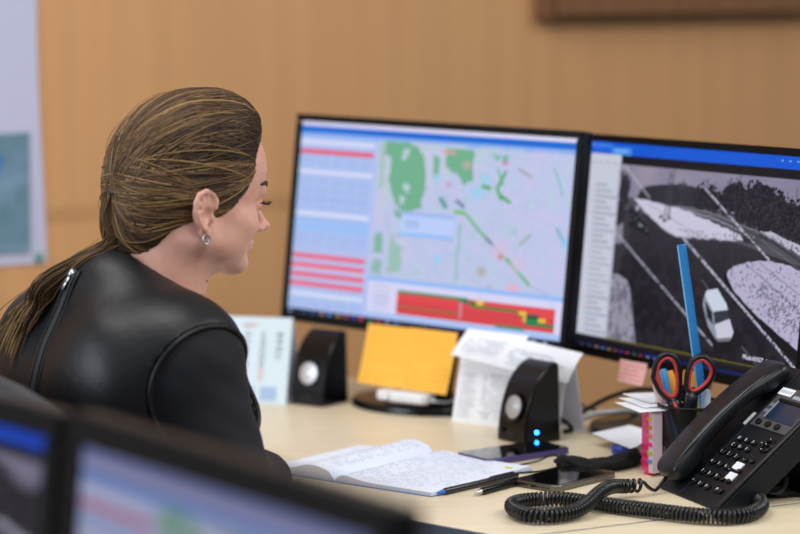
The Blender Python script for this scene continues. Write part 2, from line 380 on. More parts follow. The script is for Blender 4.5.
def paint_cctv(r):
    n1 = r.noise(40, 11); n2 = r.noise(10, 12); n3 = r.noise(3, 13); n4 = r.noise(2, 14)
    r.c[:] = (36, 33, 44)
    r.rect(95, 36, 531, 296, (42, 39, 48))                 # road
    r.put(((r.Y > 36) & (r.X > 95)).astype(float) * np.clip((170 - r.Y) / 120, 0, 1), (74, 71, 79), .8)
    r.put(((r.Y > 36) & (r.X > 95)).astype(float) * np.clip((r.Y - 150) / 90, 0, 1), (27, 25, 35), .9)
    r.put(((r.Y > 36) & (r.X > 95) & (n2 > .55)).astype(float), (58, 54, 62), .35)
    X0, Y0 = r.X, r.Y; n5 = r.noise(5, 31)
    sky = r.Y < 92 + 0 * r.X
    sky &= (r.X > 95) & (r.Y > 36)
    r.put(sky.astype(float), (142, 136, 160)); r.put(sky.astype(float) * np.clip(n1 * 1.4 - .3, 0, 1), (172, 160, 176), .5); r.put(sky.astype(float) * np.clip((r.X - 330) / 200, 0, 1), (120, 114, 150), .6)
    r.poly([(97, 84), (300, 84), (520, 118), (520, 150), (300, 118), (97, 100)], (84, 82, 92))
    r.poly([(150, 70), (166, 66), (192, 63), (243, 59), (282, 62), (300, 90), (247, 92), (165, 88), (135, 90)], (50, 50, 60))         # far ridge
    r.Y = Y0 + 14 * (n3 - .5) + 8 * (n2 - .5); r.X = X0 + 6 * (n5 - .5)
    tr = r.inside([(270, 74), (285, 60), (309, 56), (330, 66), (348, 52), (369, 46), (385, 56), (395, 49), (422, 51), (454, 56), (475, 66), (496, 64), (531, 66), (531, 132), (470, 122), (409, 110), (353, 94), (275, 90)])
    r.put(tr.astype(float), (42, 38, 48)); r.put(tr.astype(float) * (n3 > .5), (24, 22, 30), .8); r.put(tr.astype(float) * (n4 > .72), (84, 78, 92), .6)
    lt = r.inside([(97, 52), (116, 55), (124, 67), (120, 92), (107, 118), (97, 122)]); r.put(lt.astype(float), (44, 43, 52)); r.put((lt & (n3 > .6)).astype(float), (66, 64, 72), .7)
    r.Y = Y0 + 2.5 * (n2 - .5); r.X = X0
    for k, x in enumerate(range(300, 530, 9)):
        if r.nx > 200: r.line([(x, 56 + 6 * math.sin(x)), (x + 1.5, 92 + (x - 290) * .17)], 1.2, (40, 36, 46), .7)
    W = (208, 204, 226)
    # verge and tracks behind the wedge
    r.poly([(165, 86), (245, 88), (360, 104), (420, 116), (455, 130), (388, 124), (300, 104), (242, 92)], (74, 72, 82))
    r.line([(170, 88), (250, 92), (330, 102), (410, 120)], 2.2, (170, 166, 184), .8); r.line([(240, 88), (330, 96), (430, 114), (510, 134)], 2, (160, 158, 174), .6)
    r.poly([(132, 86), (165, 86), (242, 92), (320, 106), (379, 118), (388, 125), (358, 127), (270, 130), (230, 129), (206, 122), (161, 102)], W)
    r.put((r.inside([(240, 120), (379, 118), (388, 126), (270, 131)]) & (n4 > .62)).astype(float), (120, 116, 134), .6)
    r.line([(206, 122), (232, 130), (270, 131), (360, 128), (390, 126)], 2, (96, 94, 106), .9)
    r.line([(170, 92), (240, 112), (300, 128)], 1, (150, 148, 164), .8)
    r.poly([(420, 110), (445, 110), (531, 128), (531, 142), (463, 122)], W, .9); r.put((r.inside([(420, 110), (531, 128), (531, 142), (463, 122)]) & (n3 > .66)).astype(float), (100, 98, 112), .7)
    r.line([(420, 116), (463, 126), (531, 150)], 2.5, (50, 48, 58), .9); r.line([(424, 121), (531, 160)], 1.4, (130, 126, 140), .7)
    # right hand island
    r.poly([(352, 176), (360, 196), (376, 206), (431, 234), (480, 254), (531, 276), (531, 258), (477, 236), (431, 216), (376, 188), (360, 168)], (22, 21, 28))
    il = [(359, 173), (361, 167), (374, 160), (405, 151), (446, 146), (487, 149), (508, 154), (531, 166), (531, 262), (522, 256), (477, 238), (431, 220), (376, 191)]
    r.poly(il, (188, 182, 212)); isl = r.inside(il)
    dirt = np.clip(1.3 - np.hypot((r.X - 470) / 70, (r.Y - 200 - .35 * (r.X - 470)) / 26), 0, 1)
    r.put((isl & (n4 * .6 + n3 * .4 > .72 - .22 * dirt)).astype(float), (110, 104, 128), .75)
    r.line([(396, 154), (470, 184), (531, 214)], 1.2, (96, 92, 112), .8); r.line([(424, 150), (531, 192)], 1.0, (96, 92, 112), .8); r.rect(386, 166, 391, 168, (70, 68, 84))
    # left snow bank
    r.poly([(86, 198), (100, 194), (115, 194), (132, 200), (142, 212), (150, 236), (168, 290), (82, 290)], (156, 154, 172)); lb_ = r.inside([(86, 198), (115, 194), (142, 212), (166, 288), (82, 290)])
    r.put((lb_ & (n2 * .6 + n3 * .4 > .56)).astype(float), (104, 102, 118), .8); r.put((lb_ & (n4 > .8)).astype(float), (70, 68, 82), .6)
    r.poly([(92, 128), (112, 122), (116, 150), (92, 156)], (160, 158, 174), .8); r.poly([(92, 152), (116, 148), (114, 190), (90, 196)], (58, 55, 64)); r.poly([(112, 112), (124, 100), (132, 120), (126, 160), (114, 170)], (66, 64, 72), .6)
    # queue of cars
    for x, y in ((129, 94), (136, 98), (144, 101), (152, 106), (160, 111), (134, 106), (142, 111), (150, 117), (160, 121), (170, 125), (132, 114)):
        r.poly([(x - 5, y), (x + 5, y), (x + 6, y + 12), (x - 6, y + 12)], (36, 38, 44)); r.rect(x - 3, y + 1, x + 3, y + 3, (96, 98, 110))
    r.rect(140, 95, 147, 101, (180, 182, 194)); r.rect(150, 120, 157, 124, (140, 142, 154))
    for x, y0, x1, y1 in ((214, 42, 208, 108), (223, 41, 218, 109), (246, 52, 244, 92), (364, 75, 369, 173), (121, 44, 117, 82), (376, 84, 372, 126)): r.line([(x, y0), (x1, y1)], 1.8, (66, 64, 76), .9)
    for y in range(46, 104, 11): r.line([(213, y), (222, y + 9)], 1, (70, 68, 80)); r.line([(222, y), (211, y + 10)], 1, (70, 68, 80))
    r.line([(236, 58), (254, 57)], 1.4, (80, 78, 90)); r.line([(234, 64), (256, 63)], 1.4, (80, 78, 90))
    for x, y in ((196, 104), (206, 108), (216, 106)): r.rect(x, y, x + 8, y + 4, (84, 82, 92))
    r.poly([(384, 112), (404, 116), (412, 128), (388, 126)], (48, 46, 54)); r.rect(388, 116, 404, 118, (120, 118, 130))
    r.X, r.Y = X0, Y0
    # overlaid text-like survey lines
    dash = (r.noise(1.8, 21) > .36).astype(float) * .9 + .1
    r.line([(103, 40), (170, 82)], 2.6, (196, 190, 204), .8)
    r.line([(292, 60), (370, 104), (446, 146)], 3.2, (200, 196, 218), .95, dash); r.line([(446, 146), (500, 178)], 2, (170, 164, 190), .5, dash)
    r.line([(93, 134), (220, 203), (349, 272)], 3.2, (186, 184, 206), .95, dash); r.line([(255, 131), (392, 208), (522, 281)], 4.0, (200, 198, 222), .95, dash)
    r.line([(306, 184), (330, 200)], 1.4, (130, 128, 140), .8); r.line([(404, 262), (440, 284)], 2.0, (104, 102, 112), .9)
    # the van
    r.poly([(309, 214), (314, 200), (340, 190), (352, 208), (386, 252), (378, 276), (346, 274), (326, 248)], (24, 23, 30))
    r.poly([(314, 204), (337, 223), (343, 243), (348, 260), (328, 244), (312, 216)], (150, 156, 172)); r.poly([(316, 209), (334, 225), (339, 241), (324, 232)], (34, 36, 46))
    r.poly([(315, 204), (318, 197), (341, 192), (363, 210), (368, 218), (337, 224)], (206, 216, 234))
    r.poly([(338, 223), (367, 218), (373, 230), (342, 241)], (50, 56, 68))
    r.poly([(342, 240), (373, 229), (384, 246), (378, 257), (350, 261)], (206, 206, 224)); r.poly([(349, 258), (378, 253), (378, 258), (351, 262)], (120, 120, 136))
    # chrome of the program
    r.rect(0, 0, 531, 27, (18, 92, 220)); r.rect(0, 8, 70, 22, (34, 110, 232)); r.rect(70, 17, 118, 27, (70, 150, 240)); r.rect(78, 20, 108, 23, (150, 200, 250)); r.rect(16, 13, 20, 17, (190, 220, 250))
    for x in range(22, 66, 6): r.rect(x, 14, x + 4, 16, (130, 180, 245))
    for x in (452, 468, 484, 500): r.rect(x, 16, x + 5, 18, (120, 170, 240))
    r.rect(95, 27, 531, 40, (26, 24, 30))
    r.rect(0, 27, 95, 297, (206, 210, 226)); r.rect(90, 40, 95, 297, (188, 192, 212))
    for k, y in enumerate(range(70, 290, 8)): r.rect(36, y, 66 + 12 * ((k * 7) % 3), y + 3, (168, 172, 192)); 
    for y in (78, 94, 110, 230, 246): r.rect(26, y, 32, y + 3, (226, 180, 188))
    for x in (24, 40, 58, 74): r.rect(x, 38, x + 9, 41, (170, 174, 194))
    r.rect(0, 286, 531, 290, (36, 34, 40)); r.line([(95, 286), (531, 285)], 1.6, (120, 112, 24)); r.rect(0, 290, 531, 297, (22, 20, 30))
    taskbar(r, 297, r.h, [(x * .98 - 6, c) for x, c in ICONS]); r.line([(190, 297.5), (531, 299)], 2, (18, 36, 120))

def paint_map_front(r):
    paint_map(r); k = int(12 / r.h * r.ny); r.c = np.concatenate([np.zeros((k,) + r.c.shape[1:]), r.c[:-k]], 0)
    r.rect(0, 0, r.w, 36, (158, 160, 200)); r.rect(0, 15, r.w, 23, (100, 118, 180)); r.c = r.c * .70 + np.array([150, 140, 172]) * .30
def paint_cctv_front(r):
    paint_cctv(r); r.rect(0, 0, r.w, 30, (0, 74, 210))

def screen_mesh(name, r, mm, x0, z0, w, h, mtl, parent):
    k = r.nx; V = np.zeros((r.ny, r.nx, 3)); V[..., 0] = x0 + r.X / r.w * w; V[..., 1] = z0 - r.Y / r.h * h
    V = V.reshape(-1, 3)
    i = np.arange((r.ny - 1) * (r.nx - 1)); a = (i // (k - 1)) * k + i % (k - 1)
    F = np.stack([a + k, a + k + 1, a + 1, a], 1)
    me = bpy.data.meshes.new(name)
    me.vertices.add(len(V)); me.vertices.foreach_set('co', V.ravel())
    me.loops.add(F.size); me.loops.foreach_set('vertex_index', F.ravel().astype(np.int32))
    me.polygons.add(len(F)); me.polygons.foreach_set('loop_start', (np.arange(len(F)) * 4).astype(np.int32))
    me.update(calc_edges=True)
    at = me.color_attributes.new('display', 'FLOAT_COLOR', 'POINT')
    C = np.ones((len(V), 4), np.float32); C[:, :3] = lin(np.clip(r.c.reshape(-1, 3), 0, 255)); at.data.foreach_set('color', C.ravel())
    return finish(name, me, mtl, parent)
def screen_mat(name, strength):
    m = mat(name, (3, 3, 4), 0.4, spec=0.12, emit=(0, 0, 0), estr=strength); nt = m.node_tree
    a = nt.nodes.new('ShaderNodeVertexColor'); a.layer_name = 'display'
    nt.links.new(a.outputs[0], nt.nodes['Principled BSDF'].inputs['Emission Color']); return m

# ------------------------------------------------------------------ monitors
def monitor(label, T, yaw, tilt, roll, W, H, paint, strength, base_c, step, base=(0.12, 0.09), group=None, base_z=DZ, bz=0.0105):
    u = Vector((math.cos(yaw), -math.sin(yaw), 0)); n = Vector((-math.sin(yaw), -math.cos(yaw), 0)); z = Vector((0, 0, 1))
    v = z * math.cos(tilt) - n * math.sin(tilt); nn = n * math.cos(tilt) + z * math.sin(tilt)
    u2 = u * math.cos(roll) + v * math.sin(roll); v2 = v * math.cos(roll) - u * math.sin(roll)
    t = thing('monitor', label, 'monitor', (base_c[0], base_c[1], base_z), -yaw, group)
    inv = t.matrix_basis.inverted() if False else (Matrix.Translation((base_c[0], base_c[1], base_z)) @ Matrix.Rotation(-yaw, 4, 'Z')).inverted()
    P = inv @ frame4(T, u2, v2, nn)                     # panel frame: x right, y up, z out of the screen; origin at the top left corner
    bb = bz + .0035
    m = MB(); m.box((W / 2, -H / 2, -0.0125), (W, H, 0.021)); o = m.build('housing', M['black_plastic'], t, bevel=0.003); o.matrix_basis = P
    m = MB(); m.prism([(W * .2, -H * .25), (W * .8, -H * .25), (W * .8, -H * .85), (W * .2, -H * .85)], -0.05, -0.022); o = m.build('back_cover', M['black_plastic'], t, bevel=0.01, bseg=3); o.matrix_basis = P
    m = MB()
    for (c, d) in (((W / 2, -bz / 2, .001), (W, bz, .006)), ((W / 2, -H + bb / 2, .001), (W, bb, .006)), ((bz / 2, -H / 2, .001), (bz, H - bz - bb, .006)), ((W - bz / 2, -H / 2, .001), (bz, H - bz - bb, .006))): m.box(c, d)
    o = m.build('bezel', M['bezel_black'], t, bevel=0.001); o.matrix_basis = P
    r = Raster(531, 314, step); paint(r)
    k = np.s_[:]
    # keep only the part of the picture inside the bezel
    o = screen_mesh('screen', crop(r, 10, 10, 521, 302), None, bz, -bz, W - 2 * bz, H - bz - bb, screen_mat('display_' + str(len(bpy.data.materials)), strength), t)
    o.matrix_basis = P @ Matrix.Translation((0, 0, .0006))
    # stand
    c = P @ Vector((W / 2, -H * .55, -0.045))
    m = MB(); m.tube([(c.x, c.y + .025, c.z), (c.x * .6, .055, c.z * .55), (0, .035, 0.012)], [.03, .028, .034], 16, flat=.45); m.build('stand_neck', M['black_plastic'], t, smooth='angle')
    m = MB(); m.lathe([(1, 0), (1.0, .006), (.97, .011), (.5, .014), (.0, .0145)], 48, sx=base[0], sy=base[1]); m.build('stand_base', M['gloss_black'], t, smooth='angle')
    return t, P
def crop(r, x0, y0, x1, y1):
    q = Raster.__new__(Raster); ix = (r.X[0] >= x0) & (r.X[0] <= x1); iy = (r.Y[:, 0] >= y0) & (r.Y[:, 0] <= y1)
    q.c = r.c[np.ix_(iy, ix)]; q.ny, q.nx = q.c.shape[:2]; q.w = x1 - x0; q.h = y1 - y0
    q.X, q.Y = np.meshgrid(np.linspace(0, q.w, q.nx), np.linspace(0, q.h, q.ny)); return q

monL, PL = monitor('black monitor showing a city map beside a list with red rows', (-.1521, 3.801, 1.1762), .6858, .1166, -.0225, .531, .314, paint_map, 0.98, (.030, 3.652), 1.4, (.115, .085))
monR, PR = monitor('black monitor showing a snowy road camera picture with white van', (.2681, 3.5772, 1.1555), 1.0595, .1044, .0048, .531, .314, paint_cctv, 0.90, (.352, 3.402), 1.15, (.110, .085))
cap_m = mat('caption_white', (220, 220, 240), 0.6, emit=(200, 200, 224), estr=0.8)
c = text('screen_caption', 'Mosk-KKRZ_1', 0.0085, cap_m, monR, PR @ Matrix.Translation((.408, -.2735, .0012)) @ Matrix.Rotation(R_(-1), 4, 'Z'))
FGT = Vector((-.253, 1.900, 1.042)); FGY = R_(56.5)
fu = Vector((math.cos(FGY), -math.sin(FGY), 0)); fn = Vector((-math.sin(FGY), -math.cos(FGY), 0))
fgr, _ = monitor('blurred foreground monitor showing the pale map, in front of the woman', FGT, FGY, .10, 0, .452, .272, paint_map_front, 0.64, FGT.xy.to_3d() + fu * .226 - fn * .07, 3.0, (.11, .08), bz=.024)
T2 = FGT - fu * .487 + Vector((-.031, 0.006, -.008))
fgl, _ = monitor('blurred foreground monitor with bright blue bar, cut by the left edge', T2, FGY - .06, .10, 0, .48, .272, paint_cctv_front, 0.60, T2.xy.to_3d() + fu * .24 - fn * .07, 3.0, (.11, .08), bz=.021)
# desk under the foreground monitors
dc = (FGT + fu * -.03).xy
fd = thing('desk', 'birch desk under the two blurred foreground monitors, below the frame', 'desk', (dc.x, dc.y, 0), -FGY)
b = MB(); b.box((0, -.02, DZ - .013), (1.12, .40, .026)); b.build('desktop', M['desk_wood'], fd, bevel=.0015)
for x in (-.53, .53):
    b = MB(); b.box((x, -.02, .362), (.026, .36, .724)); b.build('leg_panel', M['dark_grey'], fd)

# ------------------------------------------------------------------ sticky notes on the monitors
def scribble(m, P0, ex, ey, w, h, rows, rngk, nz, lift=.0006, hgt=.0011, gap=.25, mi=0, indent=0.0):
    """rows of small ribbons on a sheet: P0 top left, ex right, ey down"""
    q = np.random.default_rng(rngk)
    for i in range(rows):
        y = (i + .6) / rows * h; x = indent * w * q.random(); end = w * q.uniform(.72, 1)
        while x < end:
            l = q.uniform(.03, .10) * w
            if q.random() > gap:
                yy = y + q.uniform(-.0004, .0004)
                a = P0 + ex * x + ey * (yy - hgt / 2) + nz * lift; bq = P0 + ex * min(x + l, end) + ey * (yy - hgt / 2) + nz * lift
                m.add([a, bq, bq + ey * hgt, a + ey * hgt], [(0, 3, 2, 1)], mi)
            x += l * 1.25
def note(name, label, par_M, pts, m_, ink, seed, group=None, curl=.006, rows=9):
    """sheet hung on the front of a monitor; pts = TL TR BR BL in millimetres from the panel corner"""
    t = thing(name, label, 'sticky note', group=group)
    n = 10; vs = []; q = [Vector((x / 1000, -y / 1000, 0)) for x, y in pts]
    for back in (0, 1):
        for i in range(n + 1):
            f = i / n
            for j in range(n + 1):
                g = j / n
                p = (q[0] * (1 - g) + q[1] * g) * (1 - f) + (q[3] * (1 - g) + q[2] * g) * f
                vs.append((p.x, p.y, .0049 + curl * f * f * (1 + .3 * math.sin(g * 3)) - back * .0002))
    fs = []
    K = (n + 1) ** 2
    for i in range(n):
        for j in range(n):
            a = i * (n + 1) + j; fs.append((a, a + n + 1, a + n + 2, a + 1)); fs.append((a + K, a + K + 1, a + K + n + 2, a + K + n + 1))
    m = MB(); m.M = par_M; m.add(vs, fs); m.build('sheet', m_, t, smooth=True)
    if ink is not None:
        m = MB(); m.M = par_M
        w = (q[1] - q[0]).length; h = (q[3] - q[0]).length; ex = (q[1] - q[0]).normalized(); ey = (q[3] - q[0]).normalized()
        for i in range(rows):
            f = (i + 1) / (rows + 1); mm = MB(); qq = np.random.default_rng(seed + i)
            x = .06
            while x < .93:
                l = qq.uniform(.04, .14)
                if qq.random() > .2:
                    A = (q[0] * (1 - x) + q[1] * x) * (1 - f) + (q[3] * (1 - x) + q[2] * x) * f; x2 = min(x + l, .95)
                    B = (q[0] * (1 - x2) + q[1] * x2) * (1 - f) + (q[3] * (1 - x2) + q[2] * x2) * f
                    zc = .0052 + curl * f * f * 1.32
                    m.add([(A.x, A.y, zc), (A.x, A.y - .0012, zc), (B.x, B.y - .0012, zc), (B.x, B.y, zc)], [(0, 1, 2, 3)])
                x += l * 1.25
        m.build('handwriting', ink, t)
    return t
WL = monL.matrix_basis; 
bpy.context.view_layer.update()
WPL = monL.matrix_world @ PL; WPR = monR.matrix_world @ PR
note('sticky_note', 'left one of two yellow handwritten notes stuck under the map monitor', WPL, [(175, 303), (255, 302), (250, 391), (168, 391)], M['yellow_note'], M['ink_ochre'], 100, 'yellow notes under the map monitor')
note('sticky_note', 'right one of two yellow handwritten notes, next to the white papers', WPL @ Matrix.Translation((0, 0, .0006)), [(254, 301), (343, 300), (336, 390), (249, 391)], M['yellow_note'], M['ink_ochre'], 200, 'yellow notes under the map monitor')
note('sticky_note', 'small pale pink note stuck on the bottom edge of road camera monitor', WPR, [(139, 309), (204, 308), (201, 339), (143, 339)], M['pink_note'], M['ink_red'], 300, None, .004, 4)

# ------------------------------------------------------------------ loudspeakers
def speaker(label, x, y, yaw, led):
    t = thing('loudspeaker', label, 'speaker', (x, y, DZ), -yaw, 'pair of small black desktop speakers')
    w, d, h = .062, .060, .113                          # local: x right, y back, front at y=0
    side = spline([(0.0, .0), (.0015, .02), (.006, .045), (.014, .069), (.026, .089), (.042, .103), (.056, .1085)], 22).tolist() + [(d, .105), (d + .002, .0)]
    m = MB(); m.prism(side, -w / 2, w / 2, 'x'); m.build('cabinet', M['gloss_black'], t, bevel=.0035, bseg=3)
    tilt = -.22
    PF = Matrix.Translation((0, .0058, .048)) @ Matrix.Rotation(R_(90) + tilt, 4, 'X')
    m = MB(); m.lathe([(.0215, 0), (.0215, .0022), (.0185, .003), (.0175, .0012)], 32); o = m.build('driver_ring', M['gloss_black'], t, smooth='angle'); o.matrix_basis = PF
    m = MB(); m.lathe([(.0170, .0010), (.0153, .0016), (.0125, .0016), (.0085, .0030), (.0040, .0042), (0.0001, .0046)], 32); o = m.build('driver_cone', M['cone_silver'], t, smooth=True); o.matrix_basis = PF
    m = MB(); m.box((0, .0002, .012), (.020, .0012, .0035)); o = m.build('logo_strip', M['dark_grey'], t)
    if led:
        m = MB(); m.lathe([(.0024, 0), (.0024, .001), (.0013, .0018), (.0001, .0020)], 14)
        o = m.build('power_light', mat('led_blue', (30, 90, 255), .4, emit=(20, 90, 255), estr=45), t); o.matrix_basis = Matrix.Translation((w / 2 + .0002, .020, .016)) @ Matrix.Rotation(R_(90), 4, 'Y')
        m = MB(); m.lathe([(.0035, 0), (.0035, .004), (.003, .005)], 14); o = m.build('volume_knob', M['gloss_black'], t); o.matrix_basis = Matrix.Translation((-.018, .0015, .016)) @ Matrix.Rotation(R_(90), 4, 'X')
    return t
speaker('black desktop speaker with silver cone beside the white desk calendar', -.140, 3.660, R_(36), False)
speaker('black desktop speaker with glowing blue light, behind the purple-edged phone', .148, 3.344, R_(55), True)

# ------------------------------------------------------------------ desk calendar (left)
cal = thing('desk_calendar', 'white tent desk calendar with date grid and red header beside woman', 'calendar', (-.243, 3.698, DZ), -R_(18))
wc, hc = .150, .125
m = MB(); m.add([(-wc / 2, 0, 0), (wc / 2, 0, 0), (wc / 2, .034, hc), (-wc / 2, .034, hc), (-wc / 2, .001, 0), (wc / 2, .0015, 0), (wc / 2, .0355, hc), (-wc / 2, .0355, hc)],
               [(0, 1, 2, 3), (5, 4, 7, 6), (0, 4, 5, 1), (2, 6, 7, 3), (1, 5, 6, 2), (0, 3, 7, 4)]); m.build('front_page', mat('calendar_page', (206, 222, 230), .7), cal)
m = MB(); m.add([(-wc / 2, .074, 0), (wc / 2, .074, 0), (wc / 2, .036, hc), (-wc / 2, .036, hc), (-wc / 2, .0755, 0), (wc / 2, .0755, 0), (wc / 2, .0375, hc), (-wc / 2, .0375, hc)],
               [(3, 2, 1, 0), (4, 5, 6, 7), (0, 1, 5, 4), (3, 7, 6, 2), (2, 6, 5, 1), (3, 0, 4, 7)]); m.build('back_page', M['paper_lilac'], cal)
m = MB(); m.box((0, .0375, 0.0006), (wc - .004, .07, .001)); m.build('base_flap', M['paper_lilac'], cal)
CM = frame4((-wc / 2, -.0004, 0), (1, 0, 0), (0, .034 / .1295, hc / .1295), (0, -hc / .1295, .034 / .1295))
H_ = .1295
text('month_title', 'МАРТ', .0085, M['ink_red'], cal, CM @ Matrix.Translation((.085, H_ * .90, .0003)), 'CENTER')
days = [[d + 7 * k for k in range(5)] for d in range(2, 9)]
for i in range(7):
    for j in range(5):
        dnum = days[i][j] - 2
        if 1 <= dnum <= 31: text('date', str(dnum), .0098, M['ink_red'] if i >= 5 else M['ink_black'], cal, CM @ Matrix.Translation((.028 + j * .026, H_ * (.80 - i * .085), .0003)), 'CENTER')
m = MB()
for k in range(3): m.box((.02 + .03 + k * .035, H_ * .115, .0004), (.026, .02, .0003))
o = m.build('small_months', mat('ink_pale_blue', (160, 186, 216), .8), cal); o.matrix_basis = CM

# ------------------------------------------------------------------ white card tent with papers over it, between the monitors
Y0 = Vector((.097, 3.493, DZ)); ty = .69
tent = thing('card_holder', 'white tent card with printed columns standing between the two monitors', 'desk card', tuple(Y0), -ty)
b = MB(); b.add([(-.036, .004, 0), (.150, .004, 0), (.162, .016, .112), (-.024, .016, .112), (-.036, .006, 0), (.150, .006, 0), (.162, .018, .112), (-.024, .018, .112)], [(0, 1, 2, 3), (5, 4, 7, 6), (0, 4, 5, 1), (2, 6, 7, 3), (1, 5, 6, 2), (0, 3, 7, 4)])
b.build('front_page', M['paper'], tent)
b = MB(); b.add([(-.030, .044, 0), (.166, .044, 0), (.166, .019, .112), (-.024, .019, .112), (-.030, .046, 0), (.166, .046, 0), (.166, .021, .112), (-.024, .021, .112)], [(3, 2, 1, 0), (4, 5, 6, 7), (0, 1, 5, 4), (2, 3, 7, 6), (1, 2, 6, 5), (0, 4, 7, 3)])
b.build('back_page', M['paper_lilac'], tent)
b = MB(); b.box((.06, .025, .005), (.176, .034, .010)); b.build('base_flap', mat('card_cream', (214, 206, 190), .7), tent, bevel=.001)
b = MB()
fx = Vector((1, 0, 0)); fy = Vector((-.106, -.106, -.99)); fz = Vector((0, -.99, .106))
for (x, wdt, rows, z) in ((-.020, .03, 12, .072), (.018, .05, 11, .074), (.09, .045, 11, .074)):
    scribble(b, Vector((x, .004 + z * .107 - .0008, z)), fx, fy, wdt, .066, rows, 50 + int(x * 1000), fz, .0004, .0016, .2)
b.build('lettering', M['ink_grey'], tent)
def loose(label, pts, seed, grp, dy):
    t = thing('printed_sheet', label, 'paper', tuple(Y0), -ty, grp)
    m = MB(); q = [Vector(p) for p in pts]
    n = 8; vs = []
    for bk in (0, 1):
        for i in range(n + 1):
            for j in range(n + 1):
                f, g = i / n, j / n
                p = (q[0] * (1 - g) + q[1] * g) * (1 - f) + (q[3] * (1 - g) + q[2] * g) * f
                vs.append((p.x, p.y + dy - .004 * math.sin(f * 3.1) * (.4 + .6 * g) + bk * .0003, p.z))
    fs = []; K = (n + 1) ** 2
    for i in range(n):
        for j in range(n):
            a = i * (n + 1) + j; fs.append((a, a + n + 1, a + n + 2, a + 1)); fs.append((a + K, a + K + 1, a + K + n + 2, a + K + n + 1))
    m.add(vs, fs); m.build('sheet', M['paper'], t, smooth=True)
    m = MB(); ex = (q[1] - q[0]).normalized(); ey = (q[3] - q[0]).normalized(); nz = Vector((0, -1, 0))
    scribble(m, q[0] + Vector((0, dy - .0012, 0)) + ex * .012 + ey * .012, ex, ey, (q[1] - q[0]).length - .024, (q[3] - q[0]).length - .02, 6, seed, nz, .0035, .0013, .25)
    m.build('lettering', M['ink_grey'], t)
loose('white printed sheet laid over the left top of the tent card', [(-.010, .010, .134), (.097, .010, .133), (.080, -.004, .084), (-.030, -.004, .097)], 71, None, 0)
loose('white printed sheet sticking out right from the top of the tent card', [(.070, .008, .130), (.193, .008, .117), (.178, -.006, .076), (.055, -.006, .088)], 72, None, -.004)

# white adapter on the map monitor's base
ad = thing('power_adapter', 'white plastic adapter lying on the oval base of the map monitor', 'adapter', (.000, 3.598, DZ + .0135), -.60)
b = MB(); b.prism([(-.012, -.016), (.046, -.016), (.052, -.008), (.052, .012), (.044, .018), (-.012, .018)], .0025, .018); b.build('body', M['white_plastic'], ad, bevel=.004, bseg=3)
b = MB(); b.prism([(-.036, -.012), (-.014, -.014), (-.014, .014), (-.036, .012)], .0035, .018); b.build('plug', M['white_plastic'], ad, bevel=.003, bseg=3)
b = MB(); b.tube([(.05, 0, .008), (.058, .006, .006), (.066, .02, .0035), (.07, .045, .0035)], .0022); b.build('lead', M['white_plastic'], ad, smooth=True)

# ------------------------------------------------------------------ mobile phones
def mobile(label, cx, cy, ang, L, Wd, th, rim, glass):
    t = thing('mobile_phone', label, 'phone', (cx, cy, DZ), ang)
    def rr(l, w, r):
        out = []
        for sx, sy, a0 in ((1, 1, 0), (-1, 1, 90), (-1, -1, 180), (1, -1, 270)):
            for k in range(6):
                a = R_(a0 + k * 18); out.append((sx * (l / 2 - r) + r * math.cos(a), sy * (w / 2 - r) + r * math.sin(a)))
        return out
    m = MB(); m.prism(rr(L, Wd, .010), .0004, th); m.build('body', rim, t, bevel=.002, bseg=3)
    m = MB(); m.prism(rr(L - .003, Wd - .003, .009), th - .0002, th + .0006); m.build('screen', glass, t, bevel=.0004)
    m = MB()
    for k in range(5): m.box((-L / 2 - .0002, -Wd * .32 + k * .004, th * .5), (.0012, .0016, .0016))
    for k in range(5): m.box((-L / 2 - .0002, Wd * .14 + k * .004, th * .5), (.0012, .0016, .0016))
    m.build('speaker_holes', M['black_plastic'], t)
    m = MB(); m.box((-L / 2 - .0002, 0, th * .5), (.0014, .009, .0028)); m.build('charging_port', M['black_plastic'], t, bevel=.0008)
    for k in (0, 1):
        m = MB(); m.box((L * (.18 + .12 * k), -Wd / 2 - .0003, th * .5), (L * .08, .0014, .0025)); m.build('side_button', rim, t, bevel=.0005)
    return t
glass = mat('phone_glass', (8, 8, 10), 0.06, coat=0.6)
mobile('black smartphone with grey metal rim, in front of the coiled cord', .2035, 3.069, R_(48.5), .126, .071, .0085, M['metal_rim'], glass)
mobile('black smartphone with purple rim lying at the foot of lit speaker', .147, 3.243, R_(36.5), .142, .070, .0085, M['purple_metal'], glass)

